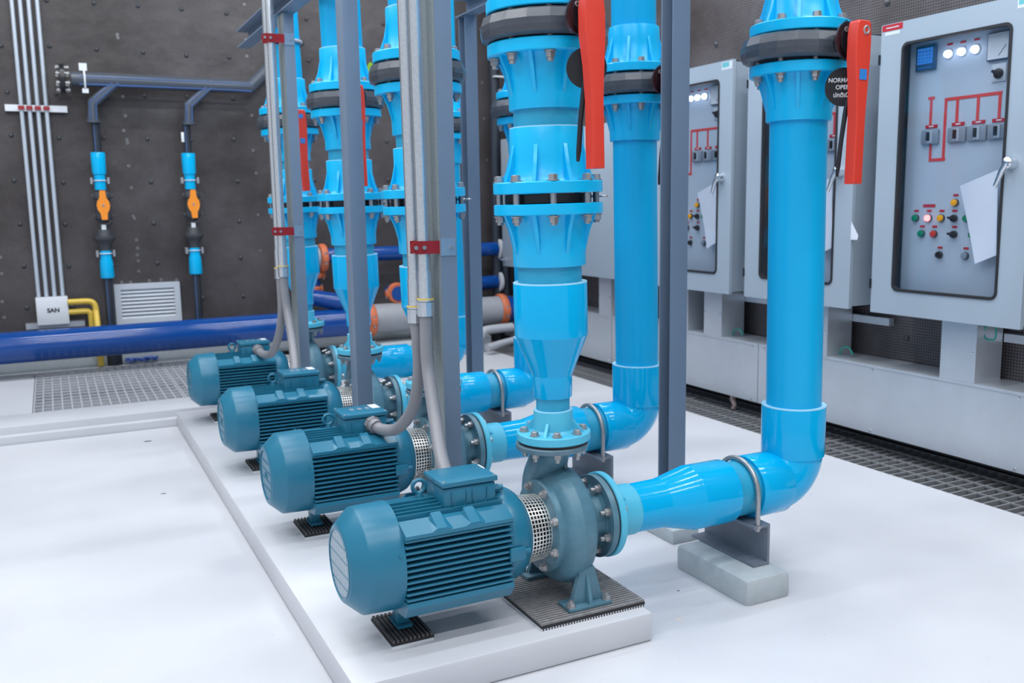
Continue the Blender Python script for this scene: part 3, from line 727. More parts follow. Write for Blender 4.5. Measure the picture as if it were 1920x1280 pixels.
SL = ['nearest blue suction pipe with bright elbow at the right', 'second suction pipe from the front, rising behind the right grey post', 'third suction pipe from the front, its riser hidden behind the nearest riser', 'farthest suction pipe, mostly hidden behind the posts']
for i, s in enumerate(sucs):
    s.location = (.1605, PY[i], ZP); s['label'] = SL[i]; s['group'] = 'blue suction pipes'
for i, c in enumerate(sbs):
    dx = -.0155 * (1.632 - ZP - .2)
    c.location = (LX + dx - .006, PY[i], 1.6325); c.rotation_euler = (0, .02 if i == 0 else -.015, PI if i == 3 else 0); c.scale = (1.02, 1.0, 1.1)
    c['group'] = 'butterfly valves on the suction risers'
    c['label'] = ['butterfly valve with orange-red lever and lettered black disc, upper right beside the cabinets', 'grey butterfly valve on the second suction riser just left of the right post', 'small dark butterfly valve seen left of the nearest riser, on the third suction riser', 'farthest suction butterfly valve glimpsed behind the centre posts'][i]
disc(sbs[0], .018, -.112, True, -.168, -.72)
b = MB(); b.box((-.012, -.2575, -.104), (.014, -.256, -.078)); b.build('blue_label', BLUED, sbs[0])
b = MB(); b.torus(.009, .003, 20, 8, T(.006, -.256, .018) @ Matrix.Rotation(PI / 2, 4, 'X')); b.build('pivot_screw', GAL, sbs[0])

# supports -----------------------------------------------------------------------
for i in range(4):
    b = MB(); b.box((-.085, -.175, -.01), (.087, .175, .08), bev=.017)
    o = b.build('support_block', CONC); o.location = (.652, PY[i], 0)
    tag(o, 'pale concrete block under the ' + ON[i] + ' suction pipe', 'concrete block', 'concrete support blocks')
    b = MB(); t = .009
    b.box((0, -.105, 0), (.062, .2, t)); b.box((0, -.105, .130 - t), (.062, .2, .130)); b.box((.053, -.105, t), (.062, .2, .130 - t))
    o = b.build('steel_channel', CHAN); o.location = (.652, PY[i], .0805)
    tag(o, 'short grey steel channel on the block below the ' + ON[i] + ' suction pipe', 'steel channel', 'short steel channels')
    b = MB(); pts = [(0, -.0965, -.11)] + [(0, -.0965, -.02)]
    for k in range(17):
        a = PI + k * PI / 16; pts.append((0, .0965 * math.cos(a), -.0965 * math.sin(a)))
    pts += [(0, .0965, -.02), (0, .0965, -.11)]
    b.tube(pts, .0075, 12)
    o = b.build('u_bolt', GAL); o.location = (.672, PY[i], ZP)
    tag(o, 'round steel U-bolt strapping the ' + ON[i] + ' suction pipe', 'pipe clamp', 'suction pipe U-bolts')
    for s in (-1, 1):
        b = MB(); b.prism(hexv(.011), 0, .01, T(0, s * .0965, -.101)); b.build('nut', GAL, o)

# =================================================================== POSTS AND BEAMS
def channel_post(name, x, y, w, d, hgt, openx, m, label, side=None, z0=0.):
    # C section: w along x, d along y, web on +x if openx<0 else on -x
    o = thing(name, label, 'steel post', (x, y, z0)); t = .006
    b = MB()
    b.box((-w / 2, -d / 2, 0), (w / 2, -d / 2 + t, hgt)); b.box((-w / 2, d / 2 - t, 0), (w / 2, d / 2, hgt))
    if openx < 0: b.box((w / 2 - t, -d / 2 + t, 0), (w / 2, d / 2 - t, hgt))
    else: b.box((-w / 2 + .0015, -d / 2 + t, 0), (-w / 2 + t, d / 2 - t, hgt))
    b.build('profile', m, o)
    if side:
        b = MB(); b.box((-w / 2 - .001, -d / 2 + .003, 0), (-w / 2 + .0014, d / 2, hgt)); b.build('web_face', side, o, label='speckled bare side of the post')
    return o
TOPZ = 3.6
pB = channel_post('steel_post', -.124, .43, .052, .098, TOPZ, 1, POST, 'grey steel post beside the nearest riser, carrying two conduits and a red clamp', POSTG)
pD = channel_post('steel_post', -.133, 2.257, .048, .115, 2.07, 1, POST, 'far left grey post with two red conduit clamps', POSTG)
o = thing('steel_post', 'plain narrow grey post standing in front of the third riser', 'steel post', (-.124, 1.321, 0))
b = MB(); b.box((-.031, -.041, 0), (.031, .041, TOPZ), bev=.003); b.build('profile', POST, o)
pA = channel_post('steel_post', .735, .43, .068, .068, TOPZ, -1, POST, 'right grey post between the two nearest suction pipes', z0=.05)
pE = channel_post('steel_post', .781, 2.242, .064, .082, 2.075, -1, POST, 'grey post in the middle distance right of the post with conduits')
for (x, y, hh, lb) in ((.735, .43, .05, 'low concrete plinth at the foot of the right grey post'), (.781, 2.242, .05, 'low concrete plinth at the foot of the middle distance post')):
    b = MB(); b.box((-.056, -.089, 0), (.056, .09, hh), bev=.004); o = b.build('post_base', CONC); o.location = (x, y, 0); tag(o, lb, 'concrete block')
pE.location.z = .05
def beam(x, y0, y1, z, label):
    o = thing('steel_beam', label, 'steel beam', (x, y0, z)); L = y1 - y0; t = .006; H = .092
    b = MB(); b.box((-.036, 0, 0), (.036, L, t)); b.box((-.036, 0, H - t), (.036, L, H)); b.box((.028, 0, t), (.036, L, H - t)); b.build('profile', POST, o); return o
beam(.775, -.3, 2.3, 2.076 + .05, 'high grey beam running toward the camera above the right posts').location.z = 2.126
for c in pE.children: pass
beam(-.13, -.3, 3.29, 2.078, 'high grey beam crossing the upper left above the far post')

# conduits on posts ------------------------------------------------------------------
def conduit(x, y, ztop, zc, r, label, flexpts, flabel, dx=0.):
    o = thing('metal_conduit', label, 'conduit', (x, y, zc), group='galvanised conduits')
    L = ztop - zc
    b = MB(); b.tube([(0, 0, .02), (dx * L, 0, L)], r, 28); b.build('tube', COND, o)
    b = MB(); b.tube([(0, 0, .02), (0, 0, .105)], r + .0025, 28); b.build('coupling', COND, o)
    b = MB(); b.lathe([(r + .003, -.032), (r + .0065, -.03), (r + .0065, .012), (r + .003, .014)], 10); b.lathe([(r + .0075, .014), (r + .0075, .019)], 24); b.build('gland_nut', COND, o, ang=20)
    b = MB(); b.lathe([(r + .0068, .019), (r + .0068, .0225)], 24); b.build('yellow_ring', YEL, o)
    f = thing('flexible_hose', flabel, 'hose', (x, y, zc - .03), group='grey flexible hoses')
    P = [(0, 0, 0)] + [(px - x, py - y, pz - zc + .03) for px, py, pz in flexpts]
    b = MB(); b.tube(smooth(P, 10), r * 1.02, 20); b.build('jacket', FLEX, f)
    e = Vector(P[-1]); d = (Vector(P[-1]) - Vector(P[-2])).normalized()
    b = MB(); b.cyl(e - d * .028, e + d * .004, r + .006, 24); b.cyl(e - d * .008, e + d * .008, r + .010, 8); b.build('connector', FLEX, f)
    return o
conduit(-.192, .41, 3.9, .892, .0195, 'near metal conduit on the centre post, running out at the top', [(-.194, .408, .76), (-.196, .39, .68), (-.212, .31, .57), (-.24, .20, .485), (-.258, .115, .452), (-.26, .085, .448)], 'grey hose dropping straight behind the nearest junction box', -.007)
conduit(-.204, .468, 3.9, .866, .0195, 'metal conduit tucked behind the near one on the centre post', [(-.198, .47, .78), (-.184, .51, .66), (-.178, .59, .54), (-.196, .69, .455), (-.222, .77, .435), (-.240, .812, .443), (-.243, .825, .447)], 'grey hose looping into the near side of the second junction box', -.007)
conduit(-.213, 2.215, 3.9, .898, .0195, 'near metal conduit on the far left post', [(-.212, 2.21, .80), (-.208, 2.19, .70), (-.215, 2.10, .58), (-.235, 1.98, .49), (-.255, 1.90, .455), (-.257, 1.867, .448)], 'grey hose dropping behind the third junction box')
conduit(-.214, 2.285, 3.9, .885, .0195, 'metal conduit behind the near one on the far left post', [(-.213, 2.285, .80), (-.210, 2.31, .68), (-.212, 2.40, .56), (-.222, 2.53, .46), (-.238, 2.66, .435), (-.246, 2.745, .443), (-.248, 2.762, .447)], 'grey hose looping into the near side of the farthest junction box')
def clamp(x, y, z, px, label):
    o = thing('conduit_clamp', label, 'clamp', (x, y, z), group='red conduit clamps')
    r = .0205
    b = MB()
    b.tube  # strap wrapped round the near conduit and back to the post
    b.lathe([(r, -.019), (r + .003, -.019), (r + .003, .019), (r, .019)], 28, close=True)
    b.box((-.034, -r - .004, -.019), (px - x - .005, -r - .001, .019)); b.box((-.034, r + .001, -.019), (px - x - .02, r + .004, .019))
    b.lathe([(.0175, -.0045), (.0175, -.0005)], 20, T(-.032, -r + .001, 0) @ Matrix.Rotation(PI / 2, 4, 'X') @ T(0, 0, .004))
    b.build('strap', CLAMPR, o)
    b = MB()
    for q in (-.034, -.008): b.prism(hexv(.0065), 0, .006, T(q, -r - .003, 0) @ Matrix.Rotation(PI / 2, 4, 'X'))
    b.build('screw', GAL, o)
    b = MB(); pf_ = y - r
    b.box((px - x + .004, -.0, -.024), (px - x + .007, .02, .024))
    b.build('bracket', PLATE, o)
    return o
def plate(x, y, z, label):
    b = MB(); b.box((-.024, -.003, -.026), (.024, 0, .026)); o = b.build('bracket_plate', PLATE); o.location = (x, y, z)
    tag(o, label, 'bracket', 'bracket plates on the posts')
    b = MB(); b.lathe([(.005, 0), (.005, .004)], 12, T(.008, -.003, -.002) @ Matrix.Rotation(PI / 2, 4, 'X')); b.build('screw', GAL, o)
for (x, y, z, pxx, py, lb) in ((-.193, .41, 1.068, -.124, .43 - .049, 'red clamp across the conduits at mid height of the centre post'), (-.213, 2.215, 1.081, -.133, 2.257 - .0575, 'lower red clamp on the far left conduits'), (-.213, 2.215, 1.955, -.133, 2.257 - .0575, 'upper red clamp on the far left conduits near the beam')):
    clamp(x, y, z, pxx - .02, lb)
    plate(pxx - .002, py + .0002, z, 'small square zinc plate beside the ' + ('centre post clamp' if y < 1 else ('lower' if z < 1.5 else 'upper') + ' clamp of the far left post'))

# =================================================================== CONTROL CABINETS
FX = 2.2
def rrect(y0, y1, z0, z1, r, n=5):
    out = []
    for cx, cy, a in ((y1 - r, z1 - r, 0), (y0 + r, z1 - r, PI / 2), (y0 + r, z0 + r, PI), (y1 - r, z0 + r, 3 * PI / 2)):
        for k in range(n + 1): out.append((cx + r * math.cos(a + PI / 2 * k / n), cy + r * math.sin(a + PI / 2 * k / n)))
    return out
def ringplate(mb, outer, inner, x0, x1):
    n = len(outer)
    vs = [[mb.bm.verts.new((x, p[0], p[1])) for p in L] for x in (x0, x1) for L in (outer, inner)]
    o0, i0, o1, i1 = vs
    for k in range(n):
        j = (k + 1) % n
        for q in ((o0[k], o0[j], i0[j], i0[k]), (o1[k], i1[k], i1[j], o1[j]), (o0[k], o1[k], o1[j], o0[j]), (i0[k], i0[j], i1[j], i1[k])): mb.bm.faces.new(q)
PXR = Matrix(((0, 0, 1, 0), (1, 0, 0, 0), (0, 1, 0, 0), (0, 0, 0, 1)))   # poly (y,z), extruded along x
def cabinet(y0, label, detail=True):
    W = .748; z0, z1 = .668, 1.948
    o = thing('control_cabinet', label, 'electrical cabinet', (FX, y0, z0), group='grey control cabinets with windows')
    L = lambda m=None: T(-FX, -y0, -z0)
    a, b0 = y0, y0 + W
    b = MB(); t = .004
    xb0, xb1 = FX + .022, 2.455
    b.box((xb0, a + .012, z0 + .006), (xb1, a + .012 + t, z1 - .006), L()); b.box((xb0, b0 - .012 - t, z0 + .006), (xb1, b0 - .012, z1 - .006), L())
    b.box((xb0, a + .012, z0 + .006), (xb1, b0 - .012, z0 + .01), L()); b.box((xb0, a + .012, z1 - .01), (xb1, b0 - .012, z1 - .006), L())
    b.box((xb1 - t, a + .012, z0 + .006), (xb1, b0 - .012, z1 - .006), L())
    b.box((xb0, a + .012, z0 + .006), (xb0 + .002, a + .03, z1 - .006), L()); b.box((xb0, b0 - .03, z0 + .006), (xb0 + .002, b0 - .012, z1 - .006), L())
    b.build('body', CAB, o)
    # door with window opening
    wy0, wy1, wz0, wz1 = y0 + .11, y0 + .63, .776, 1.855
    b = MB(); outer = rrect(a, b0, z0, z1, .003); inner = rrect(wy0, wy1, wz0, wz1, .03)
    ringplate(b, outer, inner, FX, FX + .02)
    for v in b.bm.verts: v.co = L() @ v.co
    door = b.build('door', CAB, o, ang=30)
    b = MB(); ringplate(b, rrect(wy0 - .002, wy1 + .002, wz0 - .002, wz1 + .002, .031), rrect(wy0 + .009, wy1 - .009, wz0 + .009, wz1 - .009, .022), FX - .004, FX + .022)
    for v in b.bm.verts: v.co = L() @ v.co
    b.build('gasket', RUB, door)
    b = MB(); b.prism(rrect(wy0 + .005, wy1 - .005, wz0 + .005, wz1 - .005, .024), FX + .006, FX + .009, L() @ PXR); b.build('window_pane', GLASS, door)
    # handle
    b = MB(); hy, hz = y0 + .048 + .03, 1.318
    b.lathe([(.027, 0), (.027, .008), (.023, .016), (.022, .034), (.012, .042), (0.001, .043)], 28, L() @ T(FX, hy, hz) @ Matrix.Rotation(-PI / 2, 4, 'Y'))
    b.tube([(-.032, hy - y0, hz - z0), (-.038, hy + .015 - y0, hz - .03 - z0), (-.036, hy + .040 - y0, hz - .085 - z0), (-.034, hy + .044 - y0, hz - .092 - z0)], [.014, .0115, .0085, .006], 12)
    b.build('handle', CHROME, door)
    b = MB()
    for z in (.80, 1.80): b.box((FX - .004, b0 - .001, z - .022), (FX + .016, b0 + .009, z + .022), L())
    b.build('hinge', BLACK, door)
    # inner mounting panel and instruments
    PXX = 2.27
    b = MB(); b.box((PXX, a + .02, z0 + .03), (PXX + .004, y0 + .645, z1 - .03), L()); pan = b.build('mounting_panel', CABI, o)
    dy = y0 - .15
    def pb(y0_, y1_, za, zb, dep=.012, x=PXX): return ((x - dep, min(y0_, y1_) + dy, za), (x, max(y0_, y1_) + dy, zb))
    b = MB(); b.box(*pb(.655, .756, 1.732, 1.838, .014), M=L(), bev=.003); m_ = b.build('power_meter', NAVY, pan)
    b = MB(); b.box((PXX - .0155, .668 + dy, 1.760), (PXX - .014, .745 + dy, 1.826), L()); s_ = b.build('screen', SCRN, m_)
    b = MB()
    for r_ in range(4):
        for c_ in range(4): b.box((PXX - .0162, .674 + c_ * .018 + dy, 1.766 + r_ * .014), (PXX - .0156, .686 + c_ * .018 + dy, 1.773 + r_ * .014), L())
    for c_ in range(6): b.box((PXX - .0162, .672 + c_ * .012 + dy, 1.742), (PXX - .0142, .679 + c_ * .012 + dy, 1.747), L())
    b.build('digits', BLUED, m_)
    for y in (.595, .531, .467):
        b = MB(); b.lathe([(.0185, 0), (.0185, .006), (.014, .008)], 24, L() @ T(PXX, y + dy, 1.786) @ MWR); w = b.build('indicator_lamp', WHITE, pan)
        b = MB(); b.lathe([(.0155, .006), (.014, .02), (.008, .027), (0, .028)], 24, L() @ T(PXX, y + dy, 1.786) @ MWR, caps=False); b.build('lens', LAMPW, w)
        b = MB(); b.box(*pb(y - .013, y + .013, 1.822, 1.829, .002), M=L()); b.build('label_plate', RLAB, pan)
    b = MB(); b.box(*pb(.31, .41, 1.728, 1.838, .014), M=L(), bev=.003); g_ = b.build('voltmeter', NAVY, pan)
    b = MB(); b.box((PXX - .0155, .314 + dy, 1.733), (PXX - .014, .405 + dy, 1.834), L()); b.build('dial', WHITE, g_)
    b = MB(); b.box((PXX - .017, -.0008, 0), (PXX - .0158, .0008, .05), L() @ T(0, .355 + dy, 1.745) @ Matrix.Rotation(.7, 4, 'X')); b.build('needle', BLACK, g_)
    b = MB(); b.box(*pb(.325, .388, 1.645, 1.714, .006), M=L(), bev=.002); k_ = b.build('selector_switch', LOUV, pan)
    b = MB(); b.lathe([(.02, .006), (.02, .014), (.016, .016)], 24, L() @ T(PXX, .355 + dy, 1.676) @ MWR); b.box((PXX - .03, -.02, -.005), (PXX - .01, .02, .005), L() @ T(0, .355 + dy, 1.676) @ Matrix.Rotation(.6, 4, 'X')); b.build('knob', BLACK, k_)
    # red mimic diagram
    b = MB(); w = .0065
    sg = [0]
    def seg(y0_, z0_, y1_, z1_): sg[0] += 1; b.box((PXX - .0012 - .00012 * sg[0], min(y0_, y1_) - w + dy, min(z0_, z1_) - w), (PXX, max(y0_, y1_) + w + dy, max(z0_, z1_) + w), L())
    seg(.674, 1.50, .674, 1.612); seg(.664, 1.613, .684, 1.613); seg(.667, 1.36, .667, 1.415); seg(.597, 1.35, .667, 1.35); seg(.60, 1.35, .60, 1.60); seg(.345, 1.60, .60, 1.60)
    for y in (.543, .445, .347): seg(y, 1.50, y, 1.60)
    b.build('mimic_lines', RLINE, pan)
    for y in (.667, .534, .438, .345):
        b = MB(); b.box(*pb(y - .043, y + .043, 1.418, 1.479, .012), M=L(), bev=.002); br = b.build('breaker', BRK, pan)
        b = MB(); b.box(*pb(y - .016, y + .01, 1.423, 1.474, .018), M=L()); b.build('breaker_face', CABI, br)
        b = MB(); b.box(*pb(y - .006, y + .006, 1.432, 1.470, .028), M=L(), bev=.002); b.build('toggle', BLACK, br)
        b = MB(); b.box(*pb(y - .030, y + .030, 1.486, 1.500, .003), M=L()); b.build('label_plate', RLAB, pan)
        b = MB(); b.box(*pb(y - .012, y + .012, 1.491, 1.496, .0035), M=L()); b.build('label_text', WHITE, pan)
    B = [(.724, 1.10, BTNG), (.592, 1.10, BTNO), (.466, 1.10, BTNG), (.689, 1.032, BTNG), (.625, 1.032, BTNR), (.434, 1.032, BTNG), (.527, 1.166, BTNO), (.592, .942, BLACK), (.464, .943, BRK), (.657, 1.10, LAMPR), (.528, 1.10, BLACK), (.525, 1.032, BLACK)]
    for y, z, m in B:
        b = MB(); b.lathe([(.0165, 0), (.0165, .008), (.013, .010)], 20, L() @ T(PXX, y + dy, z) @ MWR); bz = b.build('push_button', DKG, pan)
        b = MB(); b.lathe([(.0145, .008), (.013, .017), (0, .019)], 20, L() @ T(PXX, y + dy, z) @ MWR, caps=False)
        if m is BLACK and z > .95: b.box((PXX - .028, -.017, -.004), (PXX - .012, .017, .004), L() @ T(0, y + dy, z) @ Matrix.Rotation(.25, 4, 'X'))
        b.build('cap', m, bz)
        b = MB(); b.box(*pb(y - .012, y + .012, z + .027, z + .036, .002), M=L()); b.build('label_plate', RLAB, pan)
    b = MB(); b.box(*pb(.628, .69, 1.147, 1.160, .002), M=L()); b.build('label_plate', RLAB, pan)
    # folded sheet of paper tucked inside the pane
    b = MB(); ny = 8
    cor = [(.47, 1.235), (.30, 1.295), (.285, .955), (.385, .915)]
    rows = []
    for i in range(ny + 1):
        t_ = i / ny; r_ = []
        for j in range(7):
            s_ = j / 6
            yy = (cor[0][0] * (1 - t_) + cor[3][0] * t_) * (1 - s_) + (cor[1][0] * (1 - t_) + cor[2][0] * t_) * s_ - .012 * math.sin(PI * t_) * (1 - s_) * -1
            zz_ = (cor[0][1] * (1 - t_) + cor[3][1] * t_) * (1 - s_) + (cor[1][1] * (1 - t_) + cor[2][1] * t_) * s_
            r_.append(b.bm.verts.new(L() @ Vector((FX + .018 + .022 * (1 - s_) * math.sin(PI * t_ * .9), yy + dy, zz_))))
        rows.append(r_)
    for i in range(ny):
        for j in range(6): b.bm.faces.new([rows[i][j], rows[i][j + 1], rows[i + 1][j + 1], rows[i + 1][j]])
    pr_ = b.build('paper_sheet', PAPER, o)
    # stickers on the door corner
    b = MB(); b.box((FX - .0006, b0 - .115, 1.918), (FX, b0 - .004, 1.945), L()); b.build('red_sticker', RLAB, door, label='red name plate')
    b = MB(); b.box((FX - .0008, b0 - .095, 1.9295), (FX - .0004, b0 - .025, 1.9335), L()); b.build('sticker_text', WHITE, door)
    b = MB(); b.box((FX - .0006, b0 - .10, 1.900), (FX, b0 - .02, 1.914), L()); b.build('white_sticker', WHITE, door)
    b = MB(); b.box((FX - .0006, a + .006, 1.90), (FX, a + .095, 1.94), L()); b.build('white_sticker', WHITE, door)
    b = MB(); b.box((FX - .0009, a + .03, 1.912), (FX - .0005, a + .09, 1.938), L()); b.build('teal_print', mat('teal_print' + str(y0), (.15, .5, .55), .5), door)
    return o
cabinet(.150, 'nearest control cabinet at the right edge, red name plate on its door corner')
cabinet(1.030, 'control cabinet directly behind the nearest blue suction riser')
cabinet(1.906, 'control cabinet with three lit lamps just right of the right grey post')
# plain large cabinet
o = thing('control_cabinet', 'large plain windowless grey cabinet seen between the blue risers', 'electrical cabinet', (FX, 2.99, .68))
b = MB(); b.box((.02, .012, .0), (.255, 1.81, 1.03)); b.build('body', CAB, o)
b = MB(); b.box((0, 0, -.004), (.02, .91, 1.034), bev=.003); b.build('door', CAB, o)
b = MB(); b.box((0, .914, -.004), (.02, 1.825, 1.034), bev=.003); d_ = b.build('door', CAB, o)
b = MB(); b.lathe([(.012, 0), (.012, .03)], 14, T(0, 1.78, .05) @ MWR); b.tube([(-.03, 1.78, .05), (-.032, 1.83, .052), (-.032, 1.88, .052)], .008, 10); b.build('handle', CHROME, d_)

# paper scrap on second cabinet edge
b = MB(); b.prism([(0, 0), (.0, .085), (-.045, .02), (-.04, 0)], 0, .0012, PXR); o = b.build('paper_scrap', PAPER); o.location = (2.199, 1.032, .998); tag(o, 'small white paper corner sticking out right of the second cabinet door', 'paper')

# galvanised duct, pillars and rails --------------------------------------------------
def duct(y0, y1, label):
    o = thing('cable_duct', label, 'cable duct', (2.25, y0, .078), group='galvanised duct sections'); Lh = y1 - y0
    b = MB(); b.box((0, 0, 0), (.205, Lh, .326)); b.build('body', SHEET, o)
    b = MB(); b.box((-.003, 0, .32), (.205, Lh, .331)); b.build('lid', SHEET, o)
    b = MB()
    for k, yy in enumerate([.045, Lh / 2, Lh - .045]):
        for z in (.014, .308): b.lathe([(.0065, 0), (.005, .004), (0, .005)], 12, T(0, yy, z) @ MWR, caps=False)
    b.build('rivets', CHROME, o)
duct(-1.2, .118, 'galvanised duct section at the right edge of the picture')
duct(.122, 1.706, 'long galvanised duct section below the nearest cabinet')
duct(1.711, 3.2, 'galvanised duct section seen between the right post and the nearest suction riser')
duct(3.205, 4.9, 'farthest galvanised duct section behind the second suction riser')
def pillar(y0, y1, label):
    o = thing('duct_pillar', label, 'metal support', (2.252, y0, .4095), group='galvanised pillars under the cabinets'); t = .003
    b = MB(); b.box((0, 0, 0), (t, y1 - y0, .262)); b.box((t, 0, 0), (.165, t, .262)); b.box((t, y1 - y0 - t, 0), (.165, y1 - y0, .262)); b.build('folded_sheet', SHEET, o)
    b = MB()
    for yy, z in ((.012, .13), (y1 - y0 - .015, .13)): b.lathe([(.006, 0), (.005, .004), (0, .005)], 12, T(0, yy, z) @ MWR, caps=False)
    b.build('rivets', CHROME, o)
pillar(.376, .548, 'front pillar under the nearest cabinet'); pillar(1.21, 1.385, 'pillar right beside the nearest suction riser')
pillar(2.028, 2.19, 'pillar below the cabinet next to the right post'); pillar(2.345, 2.50, 'thin visible pillar edge immediately right of the right post'); pillar(3.21, 3.37, 'pillar below the large plain cabinet')
for y0, y1, lb in ((.98, 1.38, 'short slotted rail under the gap between the two nearest cabinets'), (.15, .372, 'short slotted rail under the near end of the nearest cabinet'), (1.84, 2.18, 'short slotted rail left of the nearest suction riser')):
    b = MB(); b.box((0, 0, 0), (.035, y1 - y0, .036)); o = b.build('slotted_rail', SHEET); o.location = (2.42, y0, .575 + (.03 if y0 > 1.5 else 0)); tag(o, lb, 'rail', 'short rails under the cabinets')
for (x, y, z, lb) in ((2.33, 1.20, .412, 'green grounding wire loop on the duct beside the suction riser'), (2.30, .36, .60, 'green grounding wire loop hanging below the nearest cabinet'), (2.33, 2.02, .412, 'green grounding wire on the duct left of the suction riser')):
    b = MB(); P = [(0, 0, 0), (0, -.01, .03), (0, -.04, .045), (0, -.07, .035), (.0, -.085, .01)] if z < .5 else [(0, 0, .06), (0, .02, .03), (0, .01, 0), (0, -.03, .0), (0, -.035, .04), (0, -.02, .065)]
    b.tube(smooth(P, 6), .004, 8); o = b.build('grounding_wire', GREENW); o.location = (x, y, z); tag(o, lb, 'wire', 'green grounding wires')
b = MB(); b.tube([(0, 0, .075), (0, .01, .05), (.0, -.01, .02), (0, .0, 0)], [.02, .016, .012, .014], 10); o = b.build('foam_drip', PINK); o.location = (2.27, 1.93, .002); tag(o, 'pinkish foam drip hanging under the duct', 'debris')

# =================================================================== BACK WALL SERVICES
# big navy pipe with grey spool
o = thing('water_main', 'thick glossy navy blue water pipe running low across the back', 'pipe', (-3.2, 4.75, .29))
b = MB(); b.cyl((0, 0, 0), (4.17, 0, .015), .106, 48); b.build('pipe', HOTR, o)
o2 = thing('grey_spool', 'unpainted grey pipe piece joined into the navy main by orange couplings', 'pipe', (1.03, 4.75, .315))
b = MB(); b.cyl((0, 0, 0), (1.1, 0, 0), .115, 48); b.build('pipe', GRYP, o2)
o3 = thing('water_main', 'short navy blue pipe end right of the grey spool', 'pipe', (2.155, 4.75, .315)); b = MB(); b.cyl((0, 0, 0), (.29, 0, 0), .106, 40); b.build('pipe', HOTR, o3)
def coupling(x, y, z, ax, r, label, w=.03):
    o = thing('pipe_coupling', label, 'coupling', (x, y, z), group='orange grooved couplings')
    M = {'x': RX, 'y': Matrix.Rotation(-PI / 2, 4, 'X'), 'z': Matrix.Identity(4)}[ax]
    b = MB(); b.lathe([(r - .004, -w), (r + .016, -w), (r + .024, -w * .5), (r + .024, w * .5), (r + .016, w), (r - .004, w)], 40, M, close=True)
    lug = Matrix.Rotation(.3, 4, 'X') if ax == 'x' else Matrix.Identity(4)
    if ax == 'x':
        for s in (-1, 1): b.box((-w * .8, s * (r + .018) - .018, -.028), (w * .8, s * (r + .018) + .018, .028), bev=.005)
    else:
        for s in (-1, 1): b.box((s * (r + .02) - .016, -w * .8, -.022), (s * (r + .02) + .016, w * .8, .022), bev=.004)
    b.build('housing', ORNG, o)
    for s in (-1, 1):
        b = MB()
        if ax == 'x': b.cyl((0, s * (r + .024), -.045), (0, s * (r + .024), .045), .009, 10)
        else: b.cyl((s * (r + .026), 0, -.036), (s * (r + .026), 0, .036), .008, 10)
        b.build('bolt', GAL, o)
    return o
coupling(1.0, 4.75, .31, 'x', .11, 'orange coupling at the left end of the grey spool')
coupling(2.145, 4.75, .315, 'x', .11, 'orange coupling at the right end of the grey spool')
def pipe_thing(name, pts, r, m, label, cat='pipe', n=24, sm=False, group=None):
    p0 = Vector(pts[0]); b = MB(); P = [Vector(p) - p0 for p in pts]
    b.tube(smooth(P, 8) if sm else P, r, n)
    o = b.build(name, m); o.location = p0; tag(o, label, cat, group); return o
pipe_thing('branch_pipe', [(.62, 4.98, .81), (2.22, 4.98, .812)], .058, HOTR, 'upper thin navy pipe crossing behind the risers')
pipe_thing('branch_pipe', [(1.24, 4.72, .505), (1.24, 4.85, .505), (1.25, 4.94, .505), (1.30, 4.98, .505), (1.42, 4.985, .505), (2.22, 4.985, .53)], .057, HOTR, 'lower thin navy pipe turning toward the camera behind the second riser')
coupling(1.24, 4.76, .505, 'y', .06, 'round orange coupling facing the camera between the second and third riser')
pipe_thing('valve_outlet', [(.40, 4.9, .80), (.66, 4.9, .80)], .085, GRYP, 'grey pipe piece behind the farthest riser')
coupling(.69, 4.9, .80, 'x', .085, 'orange coupling on the grey piece behind the farthest riser', .025)
pipe_thing('drop_pipe', [(.62, 4.93, .70), (.62, 4.93, .55)], .05, HOTR, 'short vertical navy pipe between two orange couplings')
coupling(.62, 4.93, .665, 'z', .055, 'upper orange collar of the short vertical navy pipe', .022)
coupling(.60, 4.93, .56, 'z', .055, 'lower orange collar of the short vertical navy pipe', .022)
pipe_thing('elbow_pipe', [(.52, 4.93, .51), (.58, 4.88, .50), (.70, 4.80, .475), (.80, 4.74, .46)], .066, HOTR, 'slanting navy pipe pointing toward the camera behind the farthest riser')
coupling(.555, 4.91, .505, 'x', .066, 'orange coupling at the bend behind the farthest riser', .03)
for x, z, lb in ((2.23, .812, 'pale flange at the end of the upper thin navy pipe'), (2.23, .53, 'pale flange at the end of the lower thin navy pipe')):
    b = MB(); b.cyl((0, 0, 0), (.025, 0, 0), .085, 28); o = b.build('end_flange', WHITE); o.location = (x, 4.983, z); tag(o, lb, 'flange')
# white drain pipes below the grey spool
pipe_thing('drain_pipe', [(1.60, 4.55, .10), (1.80, 4.55, .10), (1.86, 4.55, .12), (1.89, 4.55, .17), (1.94, 4.55, .185), (2.15, 4.55, .19)], .036, GRYP2, 'off-white stepped drain pipe under the grey spool', sm=True)
pipe_thing('drain_pipe', [(1.86, 4.42, .06), (1.99, 4.46, .075), (2.15, 4.5, .09)], .03, GRYP2, 'lower off-white drain pipe by the far gratings')
# grey channel bed under spool
b = MB(); b.box((.9, 4.6, 0), (1.98, 4.9, .13), bev=.004); o = b.build('pipe_bench', CONC); tag(o, 'grey concrete bench beneath the grey spool', 'concrete block')
